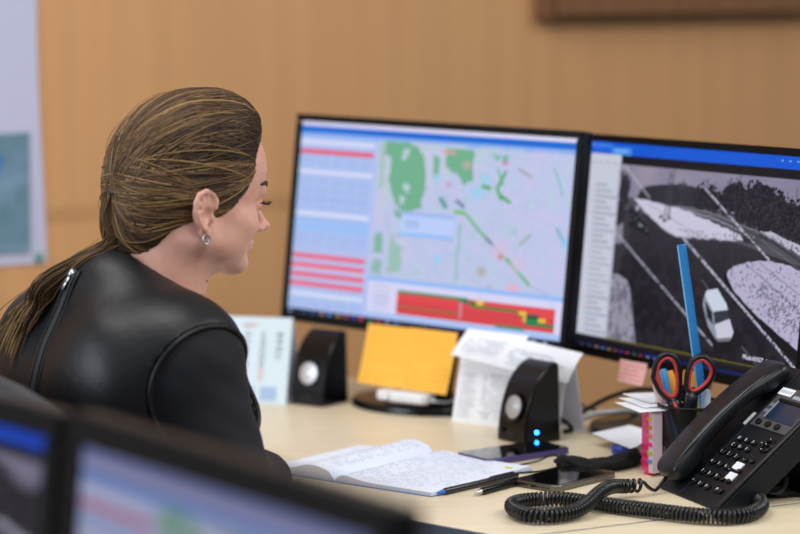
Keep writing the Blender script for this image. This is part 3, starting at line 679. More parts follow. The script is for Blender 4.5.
# ------------------------------------------------------------------ open notebook and two pens
nb = thing('notebook', 'open notebook with handwritten white pages lying on the desk edge', 'notebook', (0.0, 3.155, DZ), 0)
A = Vector((-.083, 3.077)); B = Vector((.045, 3.237))                 # spine, near end to far end
sp = (B - A); sl = sp.length; sd = sp.normalized(); pr_ = Vector((sd.y, -sd.x))     # to the right page
o2 = Vector((0.0, 3.155))
def page(side, width, prof, name, mtl, near=0.0):
    n, k = 24, 10; vs = []
    for i in range(n + 1):
        for j in range(k + 1):
            f = i / n; s = j / k
            w = width * f * side; p = A + sd * (sl * s) + pr_ * w - o2
            vs.append((p.x, p.y, prof(f) * (1 - .12 * (1 - s))))
    N0 = len(vs); vs += [(x, y, .0008 + (z - .0008) * .0) for x, y, z in vs]
    fs = []
    for i in range(n):
        for j in range(k):
            a = i * (k + 1) + j; q = (a, a + 1, a + k + 2, a + k + 1)
            fs.append(q if side < 0 else q[::-1]); fs.append(tuple(x + N0 for x in (q[::-1] if side < 0 else q)))
    for i in range(n):
        a = i * (k + 1); c_ = a + k; fs.append((a, a + k + 1, a + k + 1 + N0, a + N0)); fs.append((c_, c_ + N0, c_ + k + 1 + N0, c_ + k + 1))
    a = n * (k + 1)
    for j in range(k): fs.append((a + j, a + j + 1, a + j + 1 + N0, a + j + N0)); fs.append((j, j + N0, j + 1 + N0, j + 1))
    m = MB(); m.add(vs, fs); m.build(name, mtl, nb, smooth='angle')
    return lambda f, s: Vector((*(A + sd * (sl * s) + pr_ * (width * f * side) - o2), prof(f) * (1 - .12 * (1 - s))))
profR = lambda f: .0075 + .0045 * math.exp(-((f - .10) / .14) ** 2) - .0015 * f - .005 * math.exp(-(f / .03) ** 2)
profL = lambda f: .0065 + .015 * math.exp(-((f - .30) / .30) ** 2) - .0035 * f - .0125 * math.exp(-(f / .05) ** 2)
pgR = page(1, .152, profR, 'right_pages', M['paper_blue']); pgL = page(-1, .130, profL, 'left_pages', M['paper_blue'])
def handwriting(fn, seed, rows, f0, f1, s0, s1, rev):
    m = MB(); q = np.random.default_rng(seed)
    for i in range(rows):                              # lines run along the spine's cross direction
        s = s0 + (s1 - s0) * (i + .5) / rows; f = f0; end = f1 - q.random() * .25
        while f < end:
            l = q.uniform(.012, .05)
            if q.random() > .36:
                k = 4; top = []; bot = []
                for e in range(k):
                    ff = f + l * e / (k - 1); dz = .0008; wob = .006 * math.sin(e * 2.3 + f * 50)
                    a = fn(min(ff, .98), s + wob); c_ = fn(min(ff, .98), s + wob + .0045)
                    top.append((a.x, a.y, a.z + dz)); bot.append((c_.x, c_.y, c_.z + dz))
                m.add(top + bot, [((e, e + 1, k + e + 1, k + e) if rev else (k + e, k + e + 1, e + 1, e)) for e in range(k - 1)])
            f += l * 1.3
    m.build('handwriting', M['ink_blue'], nb)
handwriting(pgR, 5, 24, .08, .97, .04, .97, False); handwriting(pgL, 6, 20, .10, .9, .12, .95, True)
m = MB()
for s in (-1, 1):
    wdt = (.154 if s > 0 else .133); q = [A - sd * .002, B + sd * .002, B + sd * .002 + pr_ * wdt * s, A - sd * .002 + pr_ * wdt * s]
    q = [(p - o2) for p in q]; m.prism([(p.x, p.y) for p in q], .0002, .0012)
m.build('cover', mat('cover_blue', (126, 160, 206), .5), nb)
b = MB(); p = [pgR(.86, .86), pgR(.93, .86), pgR(.93, .90), pgR(.86, .90)]; b.add([(v.x, v.y, v.z + .001) for v in p], [(3, 2, 1, 0)]); b.build('yellow_mark', mat('mark_yellow', (236, 232, 120), .8), nb)

def pen(label, p0, p1, z, body, tip, rad=.0042, clip=True, tipcol=None, group=None):
    p0, p1 = Vector(p0), Vector(p1); d = (p1 - p0); L = d.length
    t = thing('pen', label, 'pen', (p0.x, p0.y, p0.z), 0, group); t.rotation_euler = d.to_track_quat('X', 'Z').to_euler()
    m = MB(); m.M = Matrix.Rotation(R_(90), 4, 'Y'); m.lathe([(rad * .75, .012), (rad, .016), (rad, L * .62), (rad * 1.02, L * .63), (rad * 1.05, L - .006), (rad * .7, L)], 16); m.build('barrel', body, t, smooth='angle')
    m = MB(); m.M = Matrix.Rotation(R_(90), 4, 'Y'); m.lathe([(.0006, 0), (rad * .35, .003), (rad * .75, .012)], 14); m.build('tip', tip, t, smooth='angle')
    if clip: m = MB(); m.box((L * .80, 0, rad * 1.25), (L * .30, .0022, .0012)); m.build('clip', body, t, bevel=.0004)
    return t
pen_dark = mat('pen_dark', (34, 34, 40), .25); blue_tip = mat('pen_blue_tip', (30, 110, 210), .4)
pen('slim dark pen with blue tip lying against the notebook', (.042, 2.982, DZ + .0046), (.145, 3.093, DZ + .0046), 0, pen_dark, blue_tip)
pen('black pen with silver end lying next to the grey-rimmed phone', (.088, 2.979, DZ + .0049), (.147, 3.053, DZ + .0049), 0, M['gloss_black'], M['silver'], .0046)

# ------------------------------------------------------------------ black cloth mask with ear loop
mk = thing('face_mask', 'crumpled black cloth face mask with thin ear loop on the desk', 'face mask')
path = spline([(.205, 3.158), (.220, 3.140), (.245, 3.135), (.275, 3.142), (.297, 3.172), (.307, 3.204)], 40)
m = MB(); vs = []; sg = 20
for i, p in enumerate(path):
    t_ = path[min(i + 1, 39)] - path[max(i - 1, 0)]; t_ /= np.linalg.norm(t_); nr = np.array([-t_[1], t_[0]])
    f = i / 39; wdt = .017 * (0.55 + .45 * math.sin(math.pi * min(1, f * 1.2 + .12))) * (1 - .35 * max(0, f - .85) / .15) ; hgt = .0062 + .0022 * math.sin(f * 9 + 1) + .0035 * math.sin(math.pi * f)
    for k in range(sg):
        a = 2 * math.pi * k / sg; w_ = 1 + .14 * math.sin(3 * a + f * 11) + .11 * math.sin(5 * a - f * 23) + .06 * math.sin(9 * a + f * 60)
        q = p + nr * wdt * math.cos(a) * w_; vs.append((q[0], q[1], DZ + .0005 + max(0, hgt + hgt * math.sin(a) * w_)))
fs = [(i * sg + k, i * sg + (k + 1) % sg, (i + 1) * sg + (k + 1) % sg, (i + 1) * sg + k) for i in range(39) for k in range(sg)]
fs += [tuple(range(sg))[::-1], tuple(39 * sg + k for k in range(sg))]
m.add(vs, fs); m.build('cloth', mat('cloth_black', (17, 17, 19), .95, bump=.5, bscale=500), mk, smooth=True)
lp = spline([(.208, 3.160, .010), (.195, 3.188, .012), (.178, 3.190, .004), (.152, 3.172, .0020), (.130, 3.148, .0018), (.126, 3.130, .0018), (.143, 3.121, .0018), (.176, 3.130, .0018), (.210, 3.148, .006)], 60)
m = MB(); m.tube([(x, y, DZ + z) for x, y, z in lp], .0012, 6); m.build('ear_loop', M['black_plastic'], mk, smooth=True)

# blue lid and white slip under the cables
bl = MB(); bl.lathe([(.014, 0), (.015, .002), (.015, .009), (.013, .011)], 28, c=(.292, 3.257, DZ)); tag(bl.build('bottle_cap', mat('cap_blue', (40, 70, 180), .35), smooth='angle'), 'small blue cap on the desk half under a white slip', 'cap')
sl_ = MB(); z = DZ + .0125
sl_.add([(.255, 3.315, z + .0045), (.312, 3.370, z + .0055), (.348, 3.310, z + .004), (.300, 3.215, z + .001), (.255, 3.315, z + .0042), (.312, 3.370, z + .0052), (.348, 3.31, z + .0037), (.300, 3.215, z + .0007)], [(3, 2, 1, 0), (4, 5, 6, 7)])
tag(sl_.build('paper_slip', M['paper']), 'white paper slip lying behind the black mask over a blue cap', 'paper')

# ------------------------------------------------------------------ cables behind
def cable(label, pts, r, m_, name='cable'):
    m = MB(); P = spline(pts, 60); m.tube(P, r, 8); tag(m.build(name, m_, smooth=True), label, 'cable')
cable('thick black cable arching up behind the tent card to the right', [(.222, 3.455, DZ + .004), (.232, 3.46, DZ + .006), (.262, 3.48, DZ + .022), (.300, 3.50, DZ + .037), (.345, 3.52, DZ + .043), (.41, 3.53, DZ + .030), (.47, 3.40, DZ + .004)], .0036, M['black_plastic'])
cable('light grey cable curving across the desk behind the paper slip', [(.228, 3.43, DZ + .004), (.245, 3.44, DZ + .012), (.268, 3.45, DZ + .020), (.296, 3.455, DZ + .022), (.322, 3.475, DZ + .020), (.350, 3.520, DZ + .0045)], .0042, M['grey_cable'])
cable('thin black cable low behind the grey cable', [(.215, 3.50, DZ + .003), (.225, 3.51, DZ + .018), (.245, 3.52, DZ + .028), (.270, 3.53, DZ + .014), (.310, 3.52, DZ + .008), (.350, 3.52, DZ + .020), (.39, 3.52, DZ + .003)], .0018, M['black_plastic'])
cable('black cable looping down beside the right side of tent card', [(.213, 3.415, DZ + .022), (.222, 3.42, DZ + .018), (.232, 3.425, DZ + .010), (.236, 3.415, DZ + .004), (.225, 3.405, DZ + .0035)], .0032, M['black_plastic'])

# ------------------------------------------------------------------ pink flag dispenser, note sheets, pen cup
A = Vector((.303, 3.117)); C_ = Vector((.3225, 3.079)); fd_ = (C_ - A); fl = fd_.length; ang = math.atan2(fd_.y, fd_.x)
dp = thing('flag_dispenser', 'pink translucent dispenser of coloured page flags against the mesh cup', 'dispenser', (A.x, A.y, DZ), ang)
pink = mat('pink_acrylic', (255, 84, 156), .15, alpha=.82)
b = MB(); b.box((.0083, .0075, .043), (.0165, .015, .078)); b.build('case', pink, dp, bevel=.0015)
b = MB(); b.box((.010, .0075, .002), (.012, .011, .004)); b.build('foot', mat('pink_solid', (232, 40, 120), .3), dp)
b = MB(); b.box((.0213, .0075, .043), (.009, .015, .078)); b.build('flag_strip', mat('strip_lilac', (226, 206, 222), .5), dp, bevel=.0008)
for k, c in enumerate([(250, 190, 40), (250, 140, 60), (250, 120, 80), (240, 40, 120), (150, 210, 60), (50, 150, 210)]):
    b = MB(); b.box((.0210, -.0006, .073 - k * .0108), (.0088, .0012, .0046)); b.build('page_flag', mat('flag_%d' % k, c, .6), dp)
b = MB()
for k in range(3): b.box((.0075, -.0006, .036 - k * .010), (.012, .0008, .006))
b.build('pink_flag_stack', mat('flag_magenta', (214, 20, 110), .4), dp)

sheets = [((.272, 3.150), 21, .0842), ((.279, 3.175), 22, .0858), ((.286, 3.200), 24, .0874)]
lab = ['lowest of the three fanned white note sheets on the pink dispenser', 'middle one of the three fanned white note sheets beside pen cup', 'topmost of the three fanned white note sheets beside pen cup']
for k, ((x, y), a, z) in enumerate(sheets):
    ex = Vector((math.cos(R_(a)), math.sin(R_(a)), 0)); ey = Vector((ex.y, -ex.x, 0)); m = MB(); n = 8; vs = []
    for bk in (0, 1):
        for i in range(n + 1):
            for j in range(n + 1):
                q = Vector((x, y, 0)) + ex * (.046 * i / n) + ey * (.072 * j / n); vs.append((q.x, q.y, DZ + z + .002 * (1 - i / n) * (1 - j / n) - bk * .0003))
    K = (n + 1) ** 2; fs = []
    for i in range(n):
        for j in range(n):
            a_ = i * (n + 1) + j; fs.append((a_, a_ + 1, a_ + n + 2, a_ + n + 1)); fs.append((a_ + K, a_ + K + n + 1, a_ + K + n + 2, a_ + K + 1))
    m.add(vs, [f[::-1] for f in fs]); tag(m.build('note_sheet', M['paper'], smooth=True), lab[k], 'paper', 'white note sheets on the pink dispenser')

CU = Vector((.370, 3.122)); cr_, ch = .045, .088
cup = thing('pen_cup', 'round black wire mesh pen cup beside the pink flag dispenser', 'pen cup', (CU.x, CU.y, DZ))
mm = mat('wire_mesh', (14, 14, 16), .5, .3); nt = mm.node_tree; bs = nt.nodes['Principled BSDF']
tc = nt.nodes.new('ShaderNodeTexCoord'); sx = nt.nodes.new('ShaderNodeSeparateXYZ'); nt.links.new(tc.outputs['Object'], sx.inputs[0])
def mth(op, a, b_=None):
    n = nt.nodes.new('ShaderNodeMath'); n.operation = op
    for i, v in enumerate((a, b_)):
        if v is None: continue
        if isinstance(v, (int, float)): n.inputs[i].default_value = v
        else: nt.links.new(v, n.inputs[i])
    return n.outputs[0]
th = mth('ARCTAN2', sx.outputs[1], sx.outputs[0]); aa = mth('MULTIPLY', th, 110 / (2 * math.pi)); zz = mth('MULTIPLY', sx.outputs[2], 1 / .0026)
p1 = mth('ABSOLUTE', mth('SUBTRACT', mth('FRACT', mth('ADD', aa, zz)), .5)); p2 = mth('ABSOLUTE', mth('SUBTRACT', mth('FRACT', mth('SUBTRACT', aa, zz)), .5))
hole = mth('MULTIPLY', mth('LESS_THAN', p1, .29), mth('LESS_THAN', p2, .29)); nt.links.new(mth('SUBTRACT', 1.0, hole), bs.inputs['Alpha'])
b = MB(); seg = 64
vs = [(cr_ * math.cos(2 * math.pi * k / seg), cr_ * math.sin(2 * math.pi * k / seg), z) for z in (.004, ch) for k in range(seg)]
b.add(vs, [(k, (k + 1) % seg, seg + (k + 1) % seg, seg + k) for k in range(seg)]); b.build('mesh_side', mm, cup, smooth=True)
b = MB(); b.tube([(cr_ * math.cos(a), cr_ * math.sin(a), ch) for a in np.linspace(0, 2 * math.pi, 48, endpoint=False)], .002, 8, closed=True); b.build('rim', M['black_plastic'], cup, smooth=True)
b = MB(); b.lathe([(cr_ + .0015, 0), (cr_ + .0015, .008), (cr_ - .001, .009), (cr_ - .002, .003)], 48); b.build('base', M['black_plastic'], cup, smooth='angle')

# scissors
sc = thing('scissors', 'scissors with black and red handles standing in the mesh cup', 'scissors')
def loop(outer, hole_c, Yp, dirn):
    P = spline(outer + outer[:1], 64)[:-1]
    C0 = P.mean(0)
    m = MB(); pts = [(x, Yp, z) for x, z in P]
    m.tube(pts, .0041, 10, closed=True, flat=1.3, upv=(0, 1, 0)); return m, P, C0
lh = [(.3165, .876), (.3215, .897), (.334, .9055), (.3445, .897), (.3485, .873), (.347, .853), (.3385, .8475), (.326, .857)]
rh = [(.3575, .864), (.3595, .884), (.366, .898), (.378, .9025), (.3885, .893), (.3905, .882), (.384, .869), (.371, .8585), (.362, .857)]
for nm, hp, Yp, shank in (('handle', lh, 3.098, [(.340, .850), (.345, .838), (.350, .822), (.355, .806)]), ('handle', rh, 3.092, [(.364, .860), (.362, .845), (.361, .826), (.358, .806)])):
    m, P, C0 = loop(hp, None, Yp, 1)
    m.tube([(x, Yp, z) for x, z in shank], [.0085, .0095, .009, .007], 12, flat=.62, upv=(0, 1, 0))
    h = m.build(nm, M['handset_black'], sc, smooth=True)
    q = C0 + (P - C0) * .845
    m = MB(); m.tube([(x, Yp - .0008, z) for x, z in q],   .0024, 8, closed=True, flat=2.0, upv=(0, 1, 0))
    m.build('grip_lining', M['red_plastic'], h, smooth=True)
m = MB(); m.tube([(.341, 3.0945, .846), (.346, 3.093, .836), (.347, 3.093, .826)], [.002, .0042, .002], 10, flat=.8); m.build('grip_inlay', M['red_plastic'], sc, smooth=True)
for s, (x1, x2) in ((0, (.355, .366)), (1, (.359, .354))):
    m = MB(); m.prism([(x1 - .006, .812), (x1 + .006, .812), (x2 + .001, .759), (x2 - .002, .759)], 3.0935 + s * .002, 3.0950 + s * .002, 'y'); m.build('blade', M['silver'], sc)
# ruler
rl = thing('ruler', 'long translucent blue plastic ruler standing up from the pen cup', 'ruler')
top = Vector((.354, 3.128, 1.040)); bot = Vector((.3935, 3.128, .758)); d = (top - bot).normalized(); side = Vector((d.z, 0, -d.x)); Lr = (top - bot).length
m = MB(); m.box((0, 0, Lr / 2), (.0115, .0024, Lr)); o = m.build('strip', mat('blue_acrylic', (44, 138, 214), .15, alpha=.86), rl, bevel=.0008)
RM = frame4(bot, side, (0, 1, 0), d); o.matrix_basis = RM
m = MB(); m.box((-.0050, -.0015, Lr / 2), (.0012, .0006, Lr - .004)); o = m.build('bevelled_edge', mat('pale_blue_edge', (150, 206, 240), .2), rl); o.matrix_basis = RM
m = MB()
for k in range(60): m.box((.0040 if k % 5 else .003, -.0014, .01 + k * .0045), (.0025 if k % 5 else .0045, .0003, .0005))
o = m.build('scale_marks', mat('ruler_ink', (20, 50, 110), .6), rl); o.matrix_basis = RM
# pens in the cup
pen('white pen with red print, leftmost pen standing in the cup', (.3440, 3.128, .7575), (.3195, 3.128, .882), 0, mat('pen_white_red', (224, 214, 214), .4, noise=.5, nscale=60, stretch=(1, 1, 1), rgb2=(196, 60, 70)), M['red_plastic'], .0052)
pen('light blue pen standing in the cup behind the left scissor loop', (.352, 3.135, .757), (.333, 3.140, .880), 0, mat('pen_sky', (90, 170, 236), .35), mat('pen_sky_tip', (60, 120, 200), .4), .0050, False)
pen('orange pencil standing in the cup between the scissor handles', (.361, 3.140, .757), (.343, 3.152, .876), 0, mat('pencil_orange', (246, 170, 50), .5), mat('pencil_wood', (220, 180, 130), .6), .0052, False)
pen('white marker with blue label standing in the cup right of scissors', (.378, 3.108, .757), (.3845, 3.112, .858), 0, mat('marker_white', (214, 224, 238), .35, noise=.3, nscale=40, rgb2=(120, 180, 226)), M['white_plastic'], .0058, False)
m = MB(); m.box((.366, 3.140, .800), (.028, .004, .075), rot=Matrix.Rotation(R_(-12), 3, 'Z')); tag(m.build('note_block', mat('block_yellow', (236, 222, 70), .7), bevel=.0006), 'yellow note block standing inside the mesh cup', 'note block')
m = MB(); m.box((.3645, 3.129, .7675), (.030, .005, .022), rot=Matrix.Rotation(R_(-12), 3, 'Z')); tag(m.build('eraser', mat('eraser_blue', (40, 56, 130), .7), bevel=.001), 'dark blue eraser at the bottom inside the mesh cup', 'eraser')
m = MB(); m.prism([(.358, .857), (.381, .852), (.385, .872), (.361, .876)], 3.1595, 3.1602, 'y'); tag(m.build('paper_tag', mat('tag_orange', (246, 176, 60), .7)), 'orange paper tag seen through the right scissor loop', 'paper')
m = MB(); m.prism([(.366, .758), (.370, .758), (.372, .86), (.368, .86)], 3.1590, 3.1596, 'y')
m.build('stick', M['white_plastic'], bpy.data.objects['paper_tag'])

# ------------------------------------------------------------------ desk telephone
O = Vector((.3531, 2.9743, .7673)); phi = 1.2124; tau = .700
pu = Vector((math.cos(phi), -math.sin(phi), 0)); pd = Vector((math.sin(phi), math.cos(phi), 0))
pb = pd * math.cos(tau) + Vector((0, 0, 1)) * math.sin(tau); pn = -pd * math.sin(tau) + Vector((0, 0, 1)) * math.cos(tau)
tel = thing('desk_telephone', 'black office desk telephone with keypad, handset and coiled cord', 'telephone', (O.x, O.y, DZ), math.pi / 2 - phi)
bpy.context.view_layer.update()
TI = (Matrix.Translation((O.x, O.y, DZ)) @ Matrix.Rotation(math.pi / 2 - phi, 4, 'Z')).inverted()
TF = TI @ frame4(O, pu, pb, pn)                         # face frame: x across the keys, y up the face, z out
def tp(mb, name, mtl, par=tel, **k):
    o = mb.build(name, mtl, par, **k); o.matrix_basis = TF if par is tel else Matrix.Identity(4); return o
zc = lambda bb, cc: O.z + bb * math.sin(tau) + cc * math.cos(tau)
prof = [(-.0243, -.0012), (-.024, .0), (.196, .0), (.199, -.004), (.199, -.030), (.009, -.030), (-.0205, -.0052)]
prof = [(max(a, -1), max(c_, (DZ + .0004 - O.z - a * math.sin(tau)) / math.cos(tau))) for a, c_ in prof]
m = MB(); m.prism(prof, -.062, .098, 'x'); tp(m, 'body', M['phone_black'], bevel=.003)
m = MB(); m.prism([(.088, -.020), (.097, -.020), (.097, .196), (.088, .196)], .0, .004); tp(m, 'side_rail', M['handset_black'], bevel=.002)
m = MB(); m.prism([(-.006, -.022), (-.0035, -.022), (-.0035, .196), (-.006, .196)], .0, .0008); tp(m, 'edge_line', M['dark_grey'])
m = MB(); m.prism([(0, .100), (.086, .100), (.086, .166), (-.001, .166)], .0, .0022); tp(m, 'display_panel', mat('panel_grey', (74, 72, 76), .42), bevel=.0008)
m = MB(); m.prism([(.016, .114), (.083, .114), (.083, .142), (.016, .142)], .002, .0032); scr_o = tp(m, 'display', mat('lcd_dark', (30, 42, 64), .18), bevel=.0005)
m = MB(); m.prism([(.0155, .115), (.0175, .115), (.0175, .142), (.0155, .142)], .003, .0040); tp(m, 'display_edge', mat('edge_pale', (150, 160, 176), .3))
m = MB(); m.prism([(.014, .142), (.085, .142), (.085, .147), (.014, .147)], .002, .0046); tp(m, 'display_hood', M['black_plastic'], bevel=.0008)
m = MB(); m.prism([(-.003, .1525), (.028, .1525), (.028, .1635), (-.003, .1635)], .002, .0028); lb = tp(m, 'number_label', M['label_white'])
m = MB()
for k in range(5): m.box((.0015 + k * .0055, .158, .0030), (.0030, .0042, .0004))
tp(m, 'number_print', M['ink_grey'])
m = MB()
for k in range(6): m.box((.037 + k * .0060, .1535, .0024), (.0048, .0052, .0008))
tp(m, 'brand_mark', mat('brand_silver', (176, 184, 196), .35, .2))
for k in range(2):
    m = MB(); m.prism([(.004, .1215 + k * .0105), (.0125, .1215 + k * .0105), (.0125, .1275 + k * .0105), (.004, .1275 + k * .0105)], .002, .0036); tp(m, 'soft_key', mat('key_grey_%d' % k, (112, 112, 116), .4), bevel=.0012)
def key(x, y, w, h, hgt=.0032, leg=None, mtl=None, name='key'):
    m = MB(); m.prism([(x + w / 2 * math.cos(a), y + h / 2 * math.sin(a)) for a in np.linspace(0, 2 * math.pi, 18, endpoint=False)], 0, hgt)
    o = tp(m, name, mtl or M['gloss_black'], bevel=.0009)
    if leg:
        text('legend', leg, .0066, M['label_white'], o, Matrix.Translation((x, y, hgt + .0003)), 'CENTER')
    return o
for r_, row in enumerate(('123', '456', '789', '*0#')):
    for c_, ch_ in enumerate(row): key(c_ * .018, (3 - r_) * .0171, .0128, .0098, leg=ch_)
for k in range(3): key(.015 + k * .0225, .1065, .0108, .0085, .0050, mtl=M['black_plastic'], name='menu_key')
for r_ in range(2):
    for k in range(3): key(.009 + k * .017, .0765 - r_ * .0115, .0110, .0078, leg=('M', 'R', 'F', 'C', 'H', 'V')[r_ * 3 + k], name='function_key')
m = MB(); m.tube([(.0725 + .0105 * math.cos(a), .079 + .0085 * math.sin(a), .001) for a in np.linspace(0, 2 * math.pi, 28, endpoint=False)], .0028, 8, closed=True); tp(m, 'navigation_ring', M['gloss_black'], smooth=True)
for dx, dy in ((0, .0085), (0, -.0085), (-.0105, 0), (0, 0)): key(.0725 + dx, .079 + dy, .0050, .0042, .0042, leg='•', name='navigation_key')
for k, (x, y) in enumerate(((.0545, .0405), (.0600, .0245))):
    m = MB(); m.prism([(x - .009, y - .0055), (x + .009, y - .0055), (x + .009, y + .0055), (x - .009, y + .0055)], .0, .0012); tp(m, 'key_label', M['label_white'])
for k, (x, y) in enumerate(((.0570, .0510), (.0725, .0525), (.0475, .0322), (.066, .0338), (.050, .0160), (.065, .0165))): key(x, y, .0085, .0065, leg=None if k > 3 else '-', name='line_key')
m = MB(); m.lathe([(.0012, 0), (.0012, .0046)], 10, c=(.066, .0165, 0)); tp(m, 'line_light', mat('light_red', (150, 50, 30), .4))
m = MB(); m.prism([(.053, -.003), (.073, -.003), (.073, .004), (.053, .004)], 0, .0036); sk = tp(m, 'speaker_key', M['gloss_black'], bevel=.0012)
text('legend', 'SP', .0050, M['label_white'], sk, Matrix.Translation((.063, .0005, .0040)), 'CENTER')
# handset: rounded bar sweeping over the cradle, thick cups at both ends
def handset():
    m = MB(); n, sg = 60, 28; vs = []; Lh = .206; b0 = -.016
    for i in range(n + 1):
        f = i / n; bb = b0 + Lh * f
        top_ = .0265 - .006 * f + .0125 * math.sin(math.pi * f) ** .8
        e = min(1, min(f, 1 - f) / .07); e = math.sqrt(max(0, 1 - (1 - e) ** 2))
        cupd = math.exp(-(((f - .13) / .12) ** 4)) + math.exp(-(((f - .87) / .12) ** 4))
        botm = (.0075 + .006 * math.sin(math.pi * f)) * (1 - cupd) + .0012 * cupd
        wd_ = (.0240 + .0030 * math.exp(-((f - .1) / .15) ** 2) + .0055 * math.exp(-((f - .88) / .15) ** 2))
        mid = (top_ + botm) / 2; hh = (top_ - botm) / 2 * (.25 + .75 * e); ww = wd_ * (.35 + .65 * e)
        for k in range(sg):
            a = 2 * math.pi * k / sg; ca, sa = math.cos(a), math.sin(a)
            se = lambda v: math.copysign(abs(v) ** .62, v)
            vs.append((-.034 + ww * se(ca), bb, mid + hh * se(sa)))
    fs = [(i * sg + k, i * sg + (k + 1) % sg, (i + 1) * sg + (k + 1) % sg, (i + 1) * sg + k) for i in range(n) for k in range(sg)]
    fs = [f[::-1] for f in fs] + [tuple(range(sg)), tuple(n * sg + k for k in range(sg))[::-1]]
    m.add(vs, fs); return m
hs = tp(handset(), 'handset', M['handset_black'], smooth=True)
m = MB(); m.tube([(-.0122, b_, c_) for b_, c_ in [(.0, .0290), (.03, .0318), (.08, .0334), (.13, .0305), (.158, .0270)]], [.0004, .0012, .0014, .0012, .0004], 8); tp(m, 'seam', mat('seam_grey', (66, 74, 84), .3), par=hs, smooth=True)
m = MB(); m.prism([(-.0155, .098), (-.0105, .098), (-.0105, .118), (-.0155, .118)], .0, .0016); tp(m, 'cradle_glint', M['label_white'])  # white strip painted as the small bright reflection on the cradle
# stand bracket, cords
foot = TI.inverted()
bk = MB(); q1 = O + pb * .12 - pn * .030; q2 = O + pb * .175 - pn * .030
def wpt(a, bb, cc): return TI @ (O + pu * a + pb * bb + pn * cc)
vs = []
for a in (-.045, .080):
    A1, A2 = wpt(a, .105, -.029), wpt(a, .175, -.029); g = Vector((A2.x - .004, A2.y, .0012)); g2 = Vector((A1.x + .020, A1.y, .0012))
    vs += [A1, A2, Vector((A2.x + .004, A2.y, .0012)), Vector((A2.x - .030, A2.y, .0012))]
bk.add(vs, [(0, 1, 2, 3), (7, 6, 5, 4), (0, 4, 5, 1), (1, 5, 6, 2), (2, 6, 7, 3), (3, 7, 4, 0)]); bk.build('stand', M['black_plastic'], tel, bevel=.002)
b = MB(); b.box(wpt(.0815, .150, -.052), (.0012, .006, .030), rot=Matrix.Rotation(R_(35), 3, 'X')); b.build('serial_sticker', M['ink_grey'], tel)
# coiled cord from handset to the body
def coil_path():
    P = [(.289, 2.972, .013), (.269, 2.963, .014), (.251, 2.940, .018), (.234, 2.896, .021), (.206, 2.846, .011), (.175, 2.820, .0095), (.147, 2.821, .0095), (.131, 2.853, .0095), (.130, 2.887, .0095), (.151, 2.909, .0095), (.187, 2.913, .0095), (.221, 2.894, .0090), (.254, 2.870, .0090), (.287, 2.846, .0095), (.330, 2.818, .0095), (.368, 2.806, .0095), (.399, 2.821, .0095), (.418, 2.860, .0095), (.421, 2.905, .010)]
    C = resample(spline(P, 400), 1900); L = np.linalg.norm(np.diff(C, axis=0), axis=1).sum(); turns = int(L / .0054)
    T = np.gradient(C, axis=0); T /= np.linalg.norm(T, axis=1)[:, None]; up = np.array([0, 0, 1.]); Sd = np.cross(T, up); Sd /= np.linalg.norm(Sd, axis=1)[:, None]; Un = np.cross(Sd, T)
    w_ = 1 - .38 * np.clip(1 - np.linspace(0, 1, 1900) / .18, 0, 1); a = (np.cumsum(w_) / w_.sum() * turns * 2 * math.pi)[:, None]; r = .0070
    Q = C + Sd * np.cos(a) * r + Un * np.sin(a) * r; Q[:, 2] += DZ + .0010; return Q
Q = coil_path()
hb = O + pu * -.034 + pb * -.016 + pn * .014
lead = spline([tuple(hb), tuple(hb + Vector((-.006, -.006, -.006))), (.307, 2.985, DZ + .005), (.297, 2.974, DZ + .012), (.292, 2.972, DZ + .018), tuple(Q[0])], 16)[:-1]
tail = spline([tuple(Q[-1]), (.424, 2.925, DZ + .012), (.430, 2.950, DZ + .009), (.445, 2.985, DZ + .007), (.470, 3.0, DZ + .012)], 14)[1:]
PTS = [TI @ Vector(p) for p in list(lead) + list(Q) + list(tail)]
m = MB(); m.tube(PTS, .0022, 6); m.build('coiled_cord', mat('cord_black', (12, 13, 16), .28, spec=.5), tel, smooth=True)
m = MB(); m.tube([TI @ Vector(p) for p in spline([(.440, 2.99, DZ + .012), (.441, 2.962, DZ + .003), (.455, 2.955, DZ + .0025), (.480, 2.963, DZ + .0025), (.56, 2.975, DZ + .0025)], 30)], .0020, 8); m.build('line_cord', M['black_plastic'], tel, smooth=True)
m = MB(); m.tube([TI @ Vector(p) for p in spline([(.4415, 2.99, DZ + .016), (.440, 2.968, DZ + .006), (.452, 2.962, DZ + .0035), (.466, 2.985, DZ + .012), (.470, 3.01, DZ + .03)], 30)], .0030, 8); m.build('grey_cord', mat('cord_grey', (110, 112, 116), .5), tel, smooth=True)

